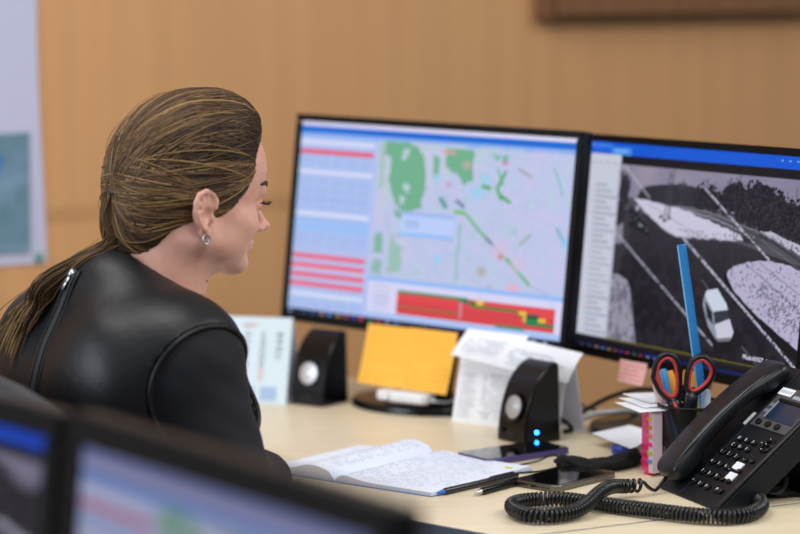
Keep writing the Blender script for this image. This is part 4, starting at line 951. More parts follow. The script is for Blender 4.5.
# ------------------------------------------------------------------ office chair
TH = R_(34); F = np.array([math.cos(TH), math.sin(TH), 0.]); Rr = np.array([math.sin(TH), -math.cos(TH), 0.]); Z = np.array([0, 0, 1.])
NX = np.array([-.318, 2.925, 0.]); pel = NX - F * .05 + Rr * .02; cho = NX + F * .035 + Rr * .035
chz = math.atan2(F[1], F[0])
chair = thing('office_chair', 'black office chair the woman sits on, behind the foreground monitors', 'chair', (cho[0], cho[1], 0), chz)
cm = mat('chair_fabric', (40, 40, 46), .6, bump=.15, bscale=500)
m = MB(); m.prism([(-.20, -.22), (.22, -.23), (.24, -.15), (.24, .15), (.22, .23), (-.20, .22)], .332, .392); m.build('seat', cm, chair, bevel=.025, bseg=4)
m = MB(); n = 24; vs = []; sg = 17
for i in range(n + 1):                                 # curved backrest with a rounded top
    z = .50 + .46 * i / n; top = max(0, (z - .84) / .12); hw = .235 * math.sqrt(max(.02, 1 - top ** 2.4))
    for side in (0, 1):
        for k in range(sg):
            y = -hw + 2 * hw * k / (sg - 1); x = -.235 - .10 * (z - .5) + .10 * (y / .235) ** 2 * .6
            x += (-.022 if side else .022) * math.sqrt(max(.03, 1 - top ** 3)) * math.sqrt(max(.05, 1 - abs(y / hw) ** 6))
            vs.append((x, y if side == 0 else y, z))
fs = []
W2 = 2 * sg
for i in range(n):
    for k in range(sg - 1):
        a = i * W2 + k; fs.append((a, a + 1, a + W2 + 1, a + W2)); a += sg; fs.append((a + 1, a, a + W2, a + W2 + 1))
    a = i * W2; fs.append((a, a + W2, a + W2 + sg, a + sg)); a += sg - 1; fs.append((a + W2, a, a + sg, a + W2 + sg))
for k in range(sg - 1): fs.append((k + 1, k, k + sg, k + sg + 1)); a = n * W2 + k; fs.append((a, a + 1, a + sg + 1, a + sg))
m.add(vs, fs); m.build('backrest', cm, chair, smooth=True)
m = MB(); m.tube([(-.03, 0, .325), (-.20, 0, .31), (-.30, 0, .40), (-.275, 0, .60)], .02, 10, flat=.6); m.build('back_bar', M['black_plastic'], chair, smooth=True)
m = MB(); m.lathe([(.03, .10), (.03, .27), (.055, .30), (.055, .332)], 20); m.build('gas_column', M['dark_grey'], chair, smooth='angle')
for k in range(5):
    a = k * 2 * math.pi / 5 + .3; m = MB(); m.tube([(.02 * math.cos(a), .02 * math.sin(a), .115), (.28 * math.cos(a), .28 * math.sin(a), .075)], [.024, .015], 10); lg = m.build('base_leg', M['black_plastic'], chair, smooth=True)
    m = MB(); m.M = Matrix.Translation((.28 * math.cos(a), .28 * math.sin(a), .0285)) @ Matrix.Rotation(a, 4, 'Z') @ Matrix.Rotation(R_(90), 4, 'X'); m.lathe([(.020, -.012), (.028, -.009), (.028, .009), (.020, .012)], 20); m.build('caster', M['black_plastic'], lg, smooth='angle')

# ------------------------------------------------------------------ the woman
def sd_ell(P, c, r, A):                                # ellipsoid with axes A (rows)
    q = (P - c) @ np.asarray(A).T
    r = np.asarray(r, float); k0 = np.linalg.norm(q / r, axis=1); k1 = np.linalg.norm(q / r ** 2, axis=1)
    return k0 * (k0 - 1) / np.maximum(k1, 1e-9)
def sd_cone(P, a, b, ra, rb):
    a = np.asarray(a, float); ba = np.asarray(b, float) - a; t = np.clip((P - a) @ ba / (ba @ ba), 0, 1)
    return np.linalg.norm(P - a - t[:, None] * ba, axis=1) - (ra + (rb - ra) * t)
def smin(a, b, k):
    h = np.clip(.5 + .5 * (b - a) / k, 0, 1); return b + (a - b) * h - k * h * (1 - h)
def smax(a, b, k): return -smin(-a, -b, k)

def surface(sdf, lo, hi, h, margin=None):
    """sparse surface nets: returns vertices and quads of sdf = 0"""
    lo = np.asarray(lo, float); hi = np.asarray(hi, float); Bk = 8; H = h * Bk
    nb = np.ceil((hi - lo) / H).astype(int)
    g = np.stack(np.meshgrid(*[np.arange(k) for k in nb], indexing='ij'), -1).reshape(-1, 3)
    c = lo + (g + .5) * H; d = sdf(c); g = g[np.abs(d) < H * (margin or 1.15)]
    off = np.stack(np.meshgrid(*[np.arange(Bk + 1)] * 3, indexing='ij'), -1).reshape(-1, 3)
    keys = []; vals = []; verts = {}
    N = (nb * Bk + 2).astype(np.int64); key = lambda ijk: (ijk[..., 0] * N[1] + ijk[..., 1]) * N[2] + ijk[..., 2]
    allk = []; allv = []; edges = []
    for s in range(0, len(g), 400):
        gg = g[s:s + 400]; ijk = gg[:, None, :] * Bk + off[None]; P = lo + ijk.reshape(-1, 3) * h
        v = sdf(P).reshape(len(gg), Bk + 1, Bk + 1, Bk + 1); base = gg[:, None, None, None, :] * Bk + off.reshape(1, Bk + 1, Bk + 1, Bk + 1, 3)
        sg = v < 0; acc = np.zeros((len(gg), Bk, Bk, Bk, 3)); cnt = np.zeros((len(gg), Bk, Bk, Bk))
        sl = lambda o: (slice(None),) + tuple(slice(a, a + Bk) for a in o)
        for ax in range(3):
            for p in range(2):
                for q in range(2):
                    o0 = [0, 0, 0]; oth = [i for i in range(3) if i != ax]; o0[oth[0]] = p; o0[oth[1]] = q; o1 = list(o0); o1[ax] = 1
                    a, b_ = v[sl(o0)], v[sl(o1)]; x = (a < 0) != (b_ < 0); t = np.where(x, a / np.where(x, a - b_, 1), 0)
                    pt = np.array(o0, float) + np.zeros(a.shape + (3,)); pt[..., ax] += t
                    acc += pt * x[..., None]; cnt += x
        m = cnt > 0; cell = base[sl((0, 0, 0))][m]
        allk.append(key(cell)); allv.append(lo + (cell + acc[m] / cnt[m][:, None]) * h)
        for ax in range(3):
            o1 = [0, 0, 0]; o1[ax] = 1; a, b_ = v[sl((0, 0, 0))], v[sl(o1)]; x = (a < 0) != (b_ < 0)
            edges.append(np.c_[base[sl((0, 0, 0))][x], np.full(x.sum(), ax), (a[x] < 0)])
    K = np.concatenate(allk); V = np.concatenate(allv); K, ui = np.unique(K, return_index=True); V = V[ui]
    E = np.concatenate(edges).astype(np.int64); faces = []
    for ax in range(3):
        e = E[E[:, 3] == ax]; oth = [i for i in range(3) if i != ax]; u = np.zeros(3, np.int64); w = np.zeros(3, np.int64); u[oth[0]] = 1; w[oth[1]] = 1
        c0 = e[:, :3]; q = np.stack([key(c0 - u - w), key(c0 - w), key(c0), key(c0 - u)], 1); idx = np.searchsorted(K, q); idx = np.minimum(idx, len(K) - 1)
        ok = (K[idx] == q).all(1); f = idx[ok]; fl = e[ok][:, 4] == (1 if ax != 1 else 0)
        f = np.where(fl[:, None], f, f[:, ::-1]); faces.append(f)
    return V, np.concatenate(faces)
def np_mesh(name, parts, mats, parent=None, cols=None):
    V = np.concatenate([p[0] for p in parts]); o = 0; Fs = []
    for p in parts: Fs.append(p[1] + o); o += len(p[0])
    Fq = np.concatenate(Fs)
    me = bpy.data.meshes.new(name); me.vertices.add(len(V)); me.vertices.foreach_set('co', V.astype(np.float32).ravel())
    me.loops.add(Fq.size); me.loops.foreach_set('vertex_index', Fq.ravel().astype(np.int32))
    me.polygons.add(len(Fq)); me.polygons.foreach_set('loop_start', (np.arange(len(Fq)) * Fq.shape[1]).astype(np.int32)); me.update(calc_edges=True); me.validate()
    return finish(name, me, mats, parent, smooth=True)

BA = np.stack([F, Rr, Z])                               # body axes: forward, right, up
tilt_f = R_(9); thh = R_(30)
Fh0 = np.array([math.cos(thh), math.sin(thh), 0]); Rh = np.array([math.sin(thh), -math.cos(thh), 0])
Fh = Fh0 * math.cos(tilt_f) - Z * math.sin(tilt_f); Uh = Z * math.cos(tilt_f) + Fh0 * math.sin(tilt_f)
HA = np.stack([Fh, Rh, Uh]); H0 = np.array([-.258, 2.945, 1.1085])
hw = lambda f, s, u: H0 + Fh * f + Rh * s + Uh * u
hl = lambda P: (P - H0) @ HA.T

EAR = [(.006, .000), (.0065, .012), (.000, .0215), (-.010, .0235), (-.019, .018), (-.0225, .004), (-.020, -.012), (-.013, -.027), (-.006, -.037)]
def sdf_head(P):
    q = hl(P); a = np.abs(q[:, 1]); I3 = np.eye(3); q = q.copy(); q[:, 2] = np.where(q[:, 2] < .02, .02 + (q[:, 2] - .02) / .74, q[:, 2])
    Q = np.stack([q[:, 0], a, q[:, 2]], 1)
    e = lambda c, r: sd_ell(Q, np.array(c, float), r, I3)
    cn = lambda p0, p1, r0, r1: sd_cone(Q, p0, p1, r0, r1)
    d = e((.002, 0, .045), (.086, .074, .085))
    d = smin(d, e((.043, 0, -.022), (.046, .056, .078)), .03)
    d = smin(d, e((.050, 0, .055), (.045, .058, .050)), .02)
    d = smin(d, cn((.004, .050, -.052), (.070, .016, -.086), .016, .015), .025)
    d = smin(d, cn((.000, .058, -.012), (.004, .051, -.052), .012, .016), .022)
    d = smin(d, e((.0745, 0, -.090), (.016, .020, .015)), .014)
    d = smin(d, e((.050, .040, -.022), (.030, .024, .026)), .02)
    d = smin(d, e((.030, .042, -.055), (.034, .022, .028)), .02)
    d = smin(d, e((.081, .020, .030), (.011, .024, .008)), .012)
    d = smax(d, -e((.101, .031, .012), (.014, .017, .011)), .012)
    d = smin(d, e((.078, .031, .012), (.0125, .0145, .0115)), .004)
    d = smin(d, cn((.086, 0, .020), (.108, 0, -.020), .0075, .0085), .010)
    d = smin(d, e((.110, 0, -.0215), (.0085, .0085, .0080)), .006)
    d = smin(d, e((.098, .0125, -.0255), (.0095, .0065, .0070)), .006)
    d = smax(d, -e((.104, .0065, -.0315), (.005, .003, .004)), .002)
    d = smin(d, e((.080, 0, -.052), (.012, .026, .016)), .012)
    d = smin(d, e((.0905, 0, -.0490), (.0055, .020, .0050)), .004)
    d = smin(d, e((.0895, 0, -.0585), (.0060, .017, .0058)), .004)
    d = smax(d, -e((.0965, 0, -.0535), (.006, .024, .0012)), .003)
    # neck
    d = smin(d, cn((-.012, 0, -.035), (-.022, 0, -.150), .050, .055), .03)
    d = smin(d, cn((-.01, .034, -.055), (.0, .012, -.150), .020, .018), .03)
    # ears
    ea = np.full(len(P), 1e9)
    for (f0, u0), (f1, u1) in zip(EAR[:-1], EAR[1:]):
        s0 = .0755 - .22 * (f0 - .006); s1 = .0755 - .22 * (f1 - .006)
        ea = np.minimum(ea, cn((f0, s0 + .003, u0), (f1, s1 + .003, u1), .0031, .0031))
    for f0, u0 in EAR:
        ea = smin(ea, cn((f0 * .9, .0755 - .22 * (f0 - .006) + .001, u0 * .92), (-.002, .072, -.010), .0036, .0060), .003)
    ea = smin(ea, e((-.0015, .0765, -.040), (.0060, .0042, .0085)), .004)
    ea = smin(ea, e((-.0085, .0745, -.006), (.0125, .0040, .0270)), .003)
    ea = smin(ea, cn((-.0135, .081, .006), (-.0125, .080, -.022), .0022, .0022), .003)
    ea = smin(ea, e((.0045, .0765, -.018), (.0035, .0035, .0065)), .003)
    ea = smax(ea, -e((-.0030, .0825, -.012), (.0062, .0060, .0120)), .002)
    return smin(d, ea, .004) * .85

N0 = np.array([-.318, 2.925, 1.02])
tw = lambda f, s, z: N0 + F * f + Rr * s + Z * (z - 1.02)
SR = tw(-.004, .124, .943); SL = tw(-.012, -.138, .936)
ER = np.array([-.197, 2.792, .796]); WR = np.array([-.158, 2.906, .790]); EL = np.array([-.440, 3.185, .800]); WLp = np.array([-.345, 3.290, .786])
def sdf_torso(P):
    e = lambda c, r: sd_ell(P, c, r, BA)
    d = e(pel + Z * .50, (.125, .185, .11))
    d = smin(d, sd_ell(P, tw(-.045, 0, .70), (.100, .145, .17), BA), .08)
    d = smin(d, e(tw(-.024, -.008, .855), (.106, .160, .15)), .06)
    d = smin(d, e(tw(-.010, -.012, .955), (.076, .160, .065)), .04)
    d = smin(d, sd_ell(P, tw(-.036, .008, 1.016), (.040, .056, .040), BA), .03)
    for s in (-1, 1):
        d = smin(d, e(tw(.050, s * .062, .860), (.060, .062, .062)), .04)
        d = smin(d, sd_cone(P, tw(-.026, s * .03, .990), SL if s < 0 else SR, .042, .050), .035)
        d = smin(d, e(tw(-.076, s * .085, .90), (.040, .066, .085)), .05)
    return d
def sdf_arm(P, s):
    S_, E_, W_ = (SR, ER, WR) if s > 0 else (SL, EL, WLp)
    d = np.linalg.norm(P - S_, axis=1) - .058
    d = smin(d, sd_cone(P, S_, E_, .060, .047), .03)
    d = smin(d, sd_cone(P, E_, W_, .044, .027), .02); return d
def hand_chains(s):
    W_ = WR if s > 0 else WLp
    fd = (np.array([-.45, 1.0, -.05]) if s > 0 else np.array([.45, .85, -.05])); fd /= np.linalg.norm(fd)
    sd_ = np.cross(fd, Z); sd_ /= np.linalg.norm(sd_); th_side = -1 if s > 0 else 1     # thumb side
    C = W_ + fd * .045 - Z * .004; out = [(W_, C, .024, .020)]
    for k, (o, l) in enumerate(((-.027, .078), (-.009, .088), (.009, .082), (.026, .064))):
        base = W_ + fd * (.082 - .006 * abs(k - 1)) + sd_ * o * 1.0 * (-th_side) * -1
        a = base; out.append((W_ + fd * .03 + sd_ * o * .6 * th_side, a, .014, .0105))
        d = fd.copy(); zb = a.copy()
        for j, (fr, drop) in enumerate(((.45, -.10), (.30, -.35), (.25, -.45))):
            dd = fd + Z * drop; dd /= np.linalg.norm(dd); b_ = zb + dd * l * fr; b_[2] = max(b_[2], .7595); out.append((zb, b_, .0096 - j * .0008, .0090 - j * .0009)); zb = b_
    t0 = W_ + fd * .02 + sd_ * .020 * th_side; t1 = W_ + fd * .055 + sd_ * .046 * th_side - Z * .004; t2 = W_ + fd * .090 + sd_ * .052 * th_side - Z * .008
    t1[2] = max(t1[2], .762); t2[2] = max(t2[2], .760)
    return out + [(t0, t1, .0145, .0108), (t1, t2, .0105, .0085)]
HC = {1: hand_chains(1), -1: hand_chains(-1)}
def sdf_hand(P, s):
    d = np.full(len(P), 1e9)
    for a, b_, r0, r1 in HC[s]: d = smin(d, sd_cone(P, a, b_, r0, r1), .006)
    W_, E_ = (WR, ER) if s > 0 else (WLp, EL); return smin(d, sd_cone(P, W_ + (E_ - W_) * .25, W_, .031, .024), .012)
KN = {s: pel + F * .40 + Rr * s * .11 + Z * .53 for s in (-1, 1)}; AN = {s: pel + F * .42 + Rr * s * .12 + Z * .10 for s in (-1, 1)}
def sdf_leg(P, s):
    d = sd_cone(P, pel + Rr * s * .09 + Z * .525, KN[s], .085, .060); return smin(d, sd_cone(P, KN[s], AN[s], .056, .038), .03)
def sdf_body(P):
    d = sdf_torso(P)
    for s in (-1, 1): d = smin(d, sdf_arm(P, s), .03); d = smin(d, sdf_leg(P, s), .03)
    return smin(d, sd_cone(P, tw(.004, 0, .98), tw(.040, 0, 1.075), .062, .058), .03)
def sdf_bodyh(P):
    d = sdf_body(P)
    for s in (-1, 1): d = smin(d, sdf_hand(P, s), .008)
    return d

person = None
skin = mat('skin', (226, 176, 156), .48, sss=.25, noise=.05, nscale=60, rgb2=(216, 158, 140), bump=.04, bscale=700)
top_cut = 1.075
def join_neck(P): return smin(sdf_head(P), sd_cone(P, tw(.004, 0, .98), tw(.040, 0, 1.075), .060, .057), .03)
hv = surface(lambda P: smax(smax(join_neck(P), 1.0 - P[:, 2], .004), -(9 - P[:, 2]), .004) if False else smax(join_neck(P), .995 - P[:, 2], .003), (-.42, 2.78, .98), (-.08, 3.10, 1.29), .0020)
bv = surface(lambda P: smax(sdf_body(P), P[:, 2] - 1.03, .004), (-.62, 2.55, .05), (.20, 3.35, 1.08), .0075)
parts_ = [hv, bv]
for s in (-1, 1):
    W_ = WR if s > 0 else WLp; parts_.append(surface(lambda P: sdf_hand(P, s), W_ - .16, W_ + .20, .0026))
person = np_mesh('person', parts_, skin)
tag(person, 'woman in black leather vest and navy sleeves seated at the desk, looking at the screens', 'person')

# leather vest
def sdf_vest_solid(P): return smin(smin(sdf_torso(P), sd_cone(P, SR, SR + (ER - SR) * .4, .061, .057), .03), sd_cone(P, SL, SL + (EL - SL) * .4, .061, .057), .03) - .0115
AH = (.004, .914, .075)                                # armhole: forward, height, radius
def vest_cut(P):
    s = (P - N0) @ Rr; f = (P - N0) @ F; z = P[:, 2]
    c = np.minimum(np.abs(s) - .095, AH[2] - np.hypot(f - AH[0], z - AH[1]))
    c = np.maximum(c, np.abs(s) - .215)
    # neckline: a wide collar that follows the neck
    nk = sd_cone(P, tw(.016, 0, .985), tw(.060, 0, 1.12), .070, .078)
    return np.maximum(np.maximum(c, -nk), .56 - z)
def sdf_vest(P):
    d = sdf_vest_solid(P); d = np.maximum(d, -(d + .010)) if False else d
    return smax(smax(d, vest_cut(P), .004), -(d + .008), .002)
leather = mat('leather', (13, 14, 18), .46, spec=.36, bump=.22, bscale=110)
vv = surface(sdf_vest, (-.62, 2.62, .54), (-.06, 3.22, 1.10), .0036)
vest = np_mesh('vest', [vv], leather, person)
def march(o, d, sdf, n=60):
    p = np.array(o, float)
    for _ in range(n):
        s = float(sdf(p[None])[0]); p = p + d * s * .8
        if abs(s) < 1e-4: break
    return p
# armhole piping, centre back zip
for sg_ in (1, -1):
    m = MB(); pts = []
    for a in np.linspace(0, 2 * math.pi, 72, endpoint=False):
        d = F * math.cos(a) + Z * math.sin(a); p = tw(AH[0], 0, AH[1]) + d * AH[2] + Rr * sg_ * .30
        for _ in range(60):
            s_ = float(sdf_vest_solid(p[None])[0]); p = p - Rr * sg_ * s_ * .7
            if abs(s_) < 2e-4 or (p - N0) @ Rr * sg_ < .092: break
        pts.append(p)
    pts = np.array(pts); pts = (np.roll(pts, 1, 0) + pts * 2 + np.roll(pts, -1, 0)) / 4
    m.tube([tuple(p) for p in pts], .0030, 8, closed=True); m.build('armhole_piping', leather, vest, smooth=True)
zpts = []
for z in np.linspace(1.044, .62, 40):
    p = march(N0 + Rr * .020 + Z * (z - 1.02) - F * .40, F, sdf_vest_solid); zpts.append(p - F * .0012)
m = MB(); m.tube([tuple(p) for p in zpts], .0062, 8, flat=.35, upv=tuple(-F)); zt = m.build('zip_tape', mat('zip_tape', (24, 26, 32), .6, bump=.4, bscale=900), vest, smooth=True)
for sgn in (-1, 1):
    m = MB(); m.tube([tuple(p + Rr * sgn * .0105 + F * .0006) for p in zpts], .0018, 6); m.build('seam', leather, vest, smooth=True)
m = MB(); P0 = zpts[0] - F * .003; zd = (zpts[4] - zpts[0]); zd /= np.linalg.norm(zd)
m.tube([tuple(P0 + zd * .000), tuple(P0 + zd * .009)], [.0035, .0040], 10); m.build('zip_slider', M['silver'], vest, smooth=True)
m = MB(); m.tube([tuple(P0 - F * .002 + zd * .006), tuple(P0 - F * .004 + zd * .024)], [.0026, .0030], 10, flat=.45, upv=tuple(-F)); m.build('zip_pull', M['silver'], vest, smooth=True)

# navy shirt: both sleeves and the shirt under the vest
def sdf_sleeve(P, s):
    d = smin(sdf_arm(P, s), sdf_torso(P) + .002, .03) - .006
    d = smax(d, .62 - P[:, 2], .004)
    W_, E_ = (WR, ER) if s > 0 else (WLp, EL); ax = (W_ - E_) / np.linalg.norm(W_ - E_)
    d = d + .0010 * np.sin(P[:, 2] * 150 + P[:, 0] * 90) * np.sin(P[:, 1] * 80)
    return smax(smax(d, (P - (W_ - ax * .006)) @ ax, .003), -(((P - N0) @ Rr) * s - .060), .004)
navy = mat('navy_cloth', (15, 16, 26), .85, bump=.12, bscale=700)
sl = [surface(lambda P: sdf_sleeve(P, s), np.minimum(np.minimum(SR, ER), WR) - .10 if s > 0 else np.minimum(np.minimum(SL, EL), WLp) - .10, np.maximum(np.maximum(SR, ER), WR) + .10 if s > 0 else np.maximum(np.maximum(SL, EL), WLp) + .10, .0045) for s in (1, -1)]
np_mesh('shirt_sleeve', [sl[0]], navy, person); np_mesh('shirt_sleeve', [sl[1]], navy, person)
def sdf_shirt(P):
    s = (P - N0) @ Rr; d = sdf_torso(P) - .0012
    return smax(smax(smax(d, .60 - P[:, 2], .003), -(sd_cone(P, tw(.016, 0, .975), tw(.060, 0, 1.12), .074, .082)), .003), -(d + .006), .002)
np_mesh('shirt', [surface(sdf_shirt, (-.62, 2.62, .56), (-.06, 3.24, 1.08), .0050)], navy, person)
tr_m = mat('trousers', (26, 27, 34), .8)
tv = surface(lambda P: smax(smin(smin(sdf_leg(P, 1), sdf_leg(P, -1), .02), sd_ell(P, pel + Z * .50, (.125, .185, .11), BA), .03) - .008, .12 - P[:, 2], .003), (-.66, 2.55, .08), (.20, 3.30, .68), .009)
np_mesh('trousers', [tv], tr_m, person)
sh_m = mat('shoe_black', (18, 18, 20), .3)
for s in (1, -1):
    a = AN[s]; sv = surface(lambda P: smax(smin(sd_cone(P, a - Z * .04, a + F * .14 - Z * .062, .042, .034), sd_cone(P, a, a - Z * .04, .043, .042), .02), .003 - P[:, 2], .004), a - .25, a + .25, .005)
    np_mesh('shoe', [sv], sh_m, person)

# eyes, brows, lashes, earrings, moles
white = mat('eye_white', (226, 222, 218), .15); iris = mat('eye_iris', (70, 84, 90), .1)
hair_d = mat('lash_black', (22, 18, 18), .6)
def head_tube(mb, pts, r, **k): mb.tube([tuple(hw(*p)) for p in pts], r, **k)
for s in (1, -1):
    c = hw(.0752, s * .0295, .0125); m = MB(); seg = 16
    Me = frame4(c, Rh, Uh, Fh); m.M = Me; m.lathe([(.0122 * math.sin(t), -.0122 * math.cos(t)) for t in np.linspace(.01, math.pi * .80, 14)] + [(.0071 + .0, .0104)], 24); ey = m.build('eye', white, person, smooth=True)
    m = MB(); m.M = Me; m.lathe([(.0060, .0104), (.0058, .0112), (.003, .0124), (.0001, .0127)], 20); m.build('iris', iris, ey, smooth=True)
    m = MB()
    for k in range(22):
        a = -1.15 + 2.3 * k / 21; f0 = .0782 + .0128 * math.cos(a); s0 = s * .031 + .0128 * math.sin(a)
        l = .0095; head_tube(m, [(f0, s0, .0165), (f0 + l * .6 * math.cos(a), s0 + l * .6 * math.sin(a), .0165 - .001), (f0 + l * math.cos(a), s0 + l * math.sin(a), .0200)], [.0006, .0005, .0002], seg=4)
    head_tube(m, [(.0782 + .0134 * math.cos(a), s * .031 + .0136 * math.sin(a), .0160 + .002 * math.cos(a)) for a in np.linspace(-1.4, 1.4, 14)], .0010, seg=6)
    m.build('eyelashes', hair_d, person)
    m = MB(); bp = []
    for k in range(14):
        t = k / 13; sx_ = s * (.012 + .040 * t); o = hw(.13, sx_, .033 + .008 * math.sin(t * 2.4)); p = march(o, -Fh, sdf_head); bp.append(p + Fh * .0002)
    m.tube([tuple(p) for p in bp], [.0012 + .0016 * math.sin(math.pi * min(1, k / 13 * .8 + .2)) for k in range(14)], 8, flat=1.2); m.build('eyebrow', mat('brow_%d' % s, (66, 46, 36), .8), person, smooth=True)
    lobe = hw(-.0010, s * .0775, -.0270)
    m = MB(); m.tube([tuple(lobe + Fh * .0040 * math.sin(t) + Uh * (-.0045 + .0062 * math.cos(t)) + Rh * s * .003) for t in np.linspace(.5, 2 * math.pi - 1.0, 24)], .0014, 8); m.build('earring', M['silver'], person, smooth=True)
m = MB()
for o, d in ((hw(-.004, .2, -.098), -Rh), (hw(.026, .2, -.082), -Rh)):
    p = march(o, d, join_neck); m.lathe([(.0001, -.001), (.0016, -.0008), (.0016, .0006), (.0001, .001)], 10, c=tuple(p))
m.build('moles', mat('mole', (120, 66, 50), .6), person, smooth=True)

# hair: a close cap, combed strands, low gathered tail
HP = [(.090, .098), (.079, .090), (.066, .070), (.058, .046), (.047, .024), (.034, .006), (.024, -.004), (.015, -.002), (.012, .018), (.004, .026), (-.012, .028), (-.024, .018), (-.028, -.004), (-.028, -.018), (-.034, -.045), (-.050, -.078), (-.17, -.09), (-.17, .22), (.11, .22)]
def sd_poly(q, poly):
    p = np.array(poly); d = np.full(len(q), 1e9); s = np.ones(len(q))
    for i in range(len(p)):
        a, b_ = p[i], p[i - 1]; e = b_ - a; w = q - a; t = np.clip(w @ e / (e @ e), 0, 1); bb = w - t[:, None] * e; d = np.minimum(d, (bb ** 2).sum(1))
        c1 = q[:, 1] >= a[1]; c2 = q[:, 1] < b_[1]; c3 = e[0] * w[:, 1] > e[1] * w[:, 0]
        s = np.where((c1 & c2 & c3) | (~c1 & ~c2 & ~c3), -s, s)
    return s * np.sqrt(d)
def sdf_cap0(P):
    q = hl(P); I3 = np.eye(3); e = lambda c, r: sd_ell(q, np.array(c, float), r, I3)
    d = e((.003, 0, .048), (.086, .083, .090))
    d = smin(d, e((.041, 0, .1035), (.040, .050, .034)), .03)
    d = smin(d, e((-.047, 0, .018), (.043, .060, .062)), .04)
    d = smin(d, e((-.052, .0, -.034), (.036, .046, .040)), .03)
    return d
def sdf_cap(P):
    q = hl(P); d = sdf_cap0(P)
    hd = sdf_head(P) - .0025
    near = smax(sd_poly(q[:, [0, 2]], HP), d, .012)          # thins out towards the hairline
    return near
hair_cols = [(62, 47, 36), (78, 59, 43), (98, 74, 50), (128, 99, 62), (50, 38, 30), (156, 124, 78)]
hm = [mat('hair_%d' % k, c, .46, spec=.22) for k, c in enumerate(hair_cols)]
hvv = surface(sdf_cap, (-.45, 2.76, .96), (-.12, 3.12, 1.30), .003)
strV = []; strF = []; strM = []
def add_strand(P, r0, mi, seg=4):
    P = np.asarray(P); n = len(P); T = np.gradient(P, axis=0); T /= np.maximum(np.linalg.norm(T, axis=1), 1e-9)[:, None]
    a = np.cross(T, np.array([.3, .5, .81])); a /= np.maximum(np.linalg.norm(a, axis=1), 1e-9)[:, None]; b_ = np.cross(T, a)
    r = r0 * np.minimum(1, np.minimum(np.linspace(.25, 5, n), np.linspace(5, .3, n)))[:, None]
    o = sum(len(v) for v in strV); V = np.stack([P + r * (a * math.cos(k * 2 * math.pi / seg) + b_ * math.sin(k * 2 * math.pi / seg)) for k in range(seg)], 1).reshape(-1, 3); strV.append(V)
    i = np.arange(n - 1)[:, None] * seg + np.arange(seg)[None]; j = np.arange(n - 1)[:, None] * seg + (np.arange(seg)[None] + 1) % seg
    f = np.stack([i, j, j + seg, i + seg], -1).reshape(-1, 4) + o; strF.append(f); strM.append(np.full(len(f), mi))
cen = np.array([-.010, 0, .035]); base_l = np.array([-.088, .006, .016])
def to_surface(q, lift):
    """push head-local points along rays from cen on to the cap"""
    d = q - cen; d /= np.linalg.norm(d, axis=1)[:, None]; r = np.full(len(q), .10)
    for _ in range(14):
        P = H0 + (cen + d * r[:, None]) @ HA; r -= sdf_cap0(P) * .9
    return cen + d * (r + lift)[:, None]
q0 = np.random.default_rng(3)
starts = []
HLN = [(.084, .0, .112), (.083, .018, .108), (.080, .034, .100), (.072, .048, .084), (.064, .058, .062), (.057, .064, .044), (.047, .068, .026), (.036, .070, .010), (.026, .071, .000), (.014, .074, .006), (.008, .076, .022), (-.006, .078, .028), (-.018, .077, .022), (-.026, .074, .002), (-.028, .070, -.014), (-.032, .062, -.034), (-.044, .045, -.056), (-.054, .022, -.064), (-.056, .0, -.066)]
hl_c = spline(HLN, 300)
for side in (1, -1):
    for k in range(1100 if side > 0 else 360):
        p = hl_c[q0.integers(0, 300)].copy(); p[1] *= side; starts.append(p + q0.normal(0, .002, 3))
for k in range(800):                                     # strands rooted on the crown
    f = q0.uniform(-.05, .085); s = q0.uniform(-.07, .078); starts.append(np.array([f, s, .12]))
for p in starts:
    a = p - cen; a /= np.linalg.norm(a); b_ = base_l + q0.normal(0, .010, 3) * np.array([0, 1, 1.6]) - cen; b_ /= np.linalg.norm(b_)
    om = math.acos(np.clip(a @ b_, -1, 1)); n = 18; t = np.linspace(0, 1, n)
    dirs = (np.sin((1 - t) * om)[:, None] * a + np.sin(t * om)[:, None] * b_) / max(math.sin(om), 1e-3)
    dirs[:, 2] += .10 * np.sin(np.pi * t) * (1 if p[2] < .09 else .3) * (-.6 if p[2] < -.01 else .5)
    cl = math.sin(p[0] * 95 + p[1] * 140 + p[2] * 120) + .7 * math.sin(p[2] * 260 + p[0] * 170)
    lift = .0002 + .0022 * np.sin(np.pi * np.clip(t, 0, 1)) ** .6 * (q0.random() ** 1.5 + .35 * (cl > .4)); lift[0] -= .0015
    q = to_surface(cen + dirs * .1, lift)
    mi = [4, 0, 0, 1, 1, 2, 2, 3, 5][int(np.clip((cl + 1.7) / 3.4 * 8 + q0.normal(0, 1.3), 0, 8))]
    add_strand(H0 + q @ HA, q0.uniform(.0006, .0013), mi)
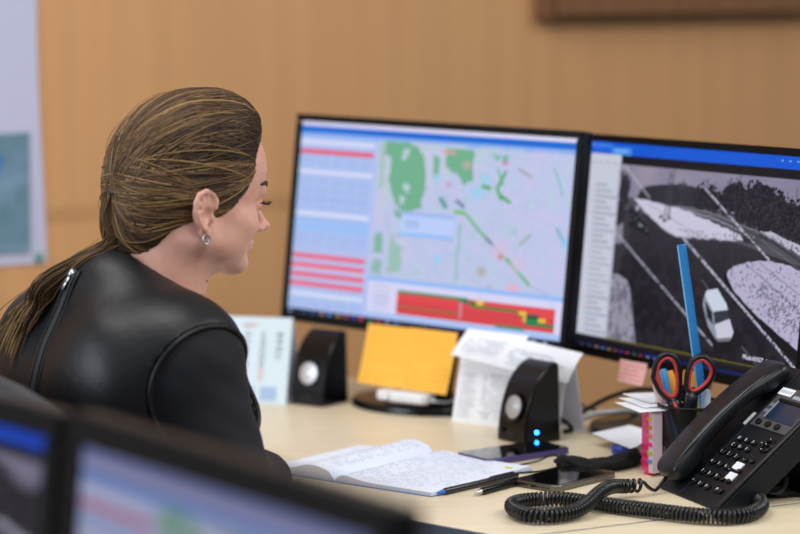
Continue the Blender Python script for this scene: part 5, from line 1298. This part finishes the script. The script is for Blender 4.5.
# gathered tail
B0 = hw(-.087, .006, .014)
def back_pt(s, z, lift): return march(N0 + Rr * s + Z * (z - 1.02) - F * .40, F, sdf_vest_solid) - F * lift
tailp = spline([tuple(B0), tuple(B0 + np.array([-.004, -.008, -.034])), tuple(B0 + np.array([-.004, -.010, -.064])), tuple(back_pt(-.006, 1.030, .016)), tuple(back_pt(-.020, .998, .009)), tuple(back_pt(-.030, .972, .005))], 26)
def outside(P):
    for _ in range(3):
        d = sdf_vest_solid(P); P = P - F[None] * np.clip(.003 - d, 0, .02)[:, None]
    return P
for k in range(420):
    w = np.concatenate([np.linspace(.45, 1.2, 6), np.linspace(1.2, .95, 8), np.linspace(.95, .45, 12)]); sp_ = .0165 * math.sqrt(q0.random()); an = q0.uniform(0, 6.28)
    tw_ = an + np.linspace(0, 2.2, 26); off = np.stack([np.cos(tw_) * .6, np.cos(tw_) * .6, np.sin(tw_) * .5], 1) * (sp_ * w)[:, None]
    off2 = (np.linspace(0, 1, 26) ** 2)[:, None] * q0.normal(0, .006, 3)[None]
    e = q0.integers(10, 22) if q0.random() < .75 else q0.integers(18, 27); Pt = outside(tailp[:e] + off[:e] + off2[:e])
    add_strand(Pt, q0.uniform(.0007, .0013), int(q0.choice([0, 0, 1, 1, 2, 2, 3, 4])))
# loose locks falling to the left over the back
lockA = [tuple(tailp[9]), tuple(back_pt(-.026, 1.005, .008)), tuple(back_pt(-.040, .970, .005)), tuple(back_pt(-.046, .940, .004))]
lockB = [tuple(tailp[9]), tuple(back_pt(-.042, 1.000, .010)), tuple(back_pt(-.062, .975, .007)), tuple(back_pt(-.076, .950, .006))]
for k in range(110):
    sp_ = q0.normal(0, .0045, 3); L_ = np.array(lockA if q0.random() < .85 else lockB)
    Pt = spline([tuple(x + sp_ * (1 + .3 * i)) for i, x in enumerate(L_)], 22)[:q0.integers(14, 23)]
    add_strand(outside(Pt), q0.uniform(.0005, .0010), int(q0.choice([1, 2, 2, 3, 3, 5])))
# fly-away hairs round the crown and nape
for k in range(50):
    p = starts[q0.integers(0, len(starts))]; a = p - cen; a /= np.linalg.norm(a); b_ = base_l - cen; b_ /= np.linalg.norm(b_); om = math.acos(np.clip(a @ b_, -1, 1)); t = np.linspace(.2, .9, 12)
    dirs = (np.sin((1 - t) * om)[:, None] * a + np.sin(t * om)[:, None] * b_) / max(math.sin(om), 1e-3)
    q = to_surface(cen + dirs * .1, .001 + .007 * np.sin(np.pi * np.linspace(0, 1, 12)) * q0.random()); add_strand(H0 + q @ HA, .00025, 3, 3) if False else add_strand(H0 + q @ HA, .0003, 3)
capmi = np.zeros(len(hvv[1]), int)
hair = np_mesh('hair', [hvv, (np.concatenate(strV), np.concatenate(strF))], hm, person)
mi = np.concatenate([capmi, np.concatenate(strM)]).astype(np.int32)
if len(mi) == len(hair.data.polygons): hair.data.polygons.foreach_set('material_index', mi)
m = MB(); m.lathe([(.009, -.003), (.0115, -.002), (.0115, .002), (.009, .003)], 20); o = m.build('hair_tie', mat('hair_tie', (52, 42, 36), .6), person, smooth=True)
o.matrix_basis = Matrix.Translation(tuple(B0 + np.array([-.001, -.002, -.006]))) @ Matrix.Rotation(R_(20), 4, 'Y')
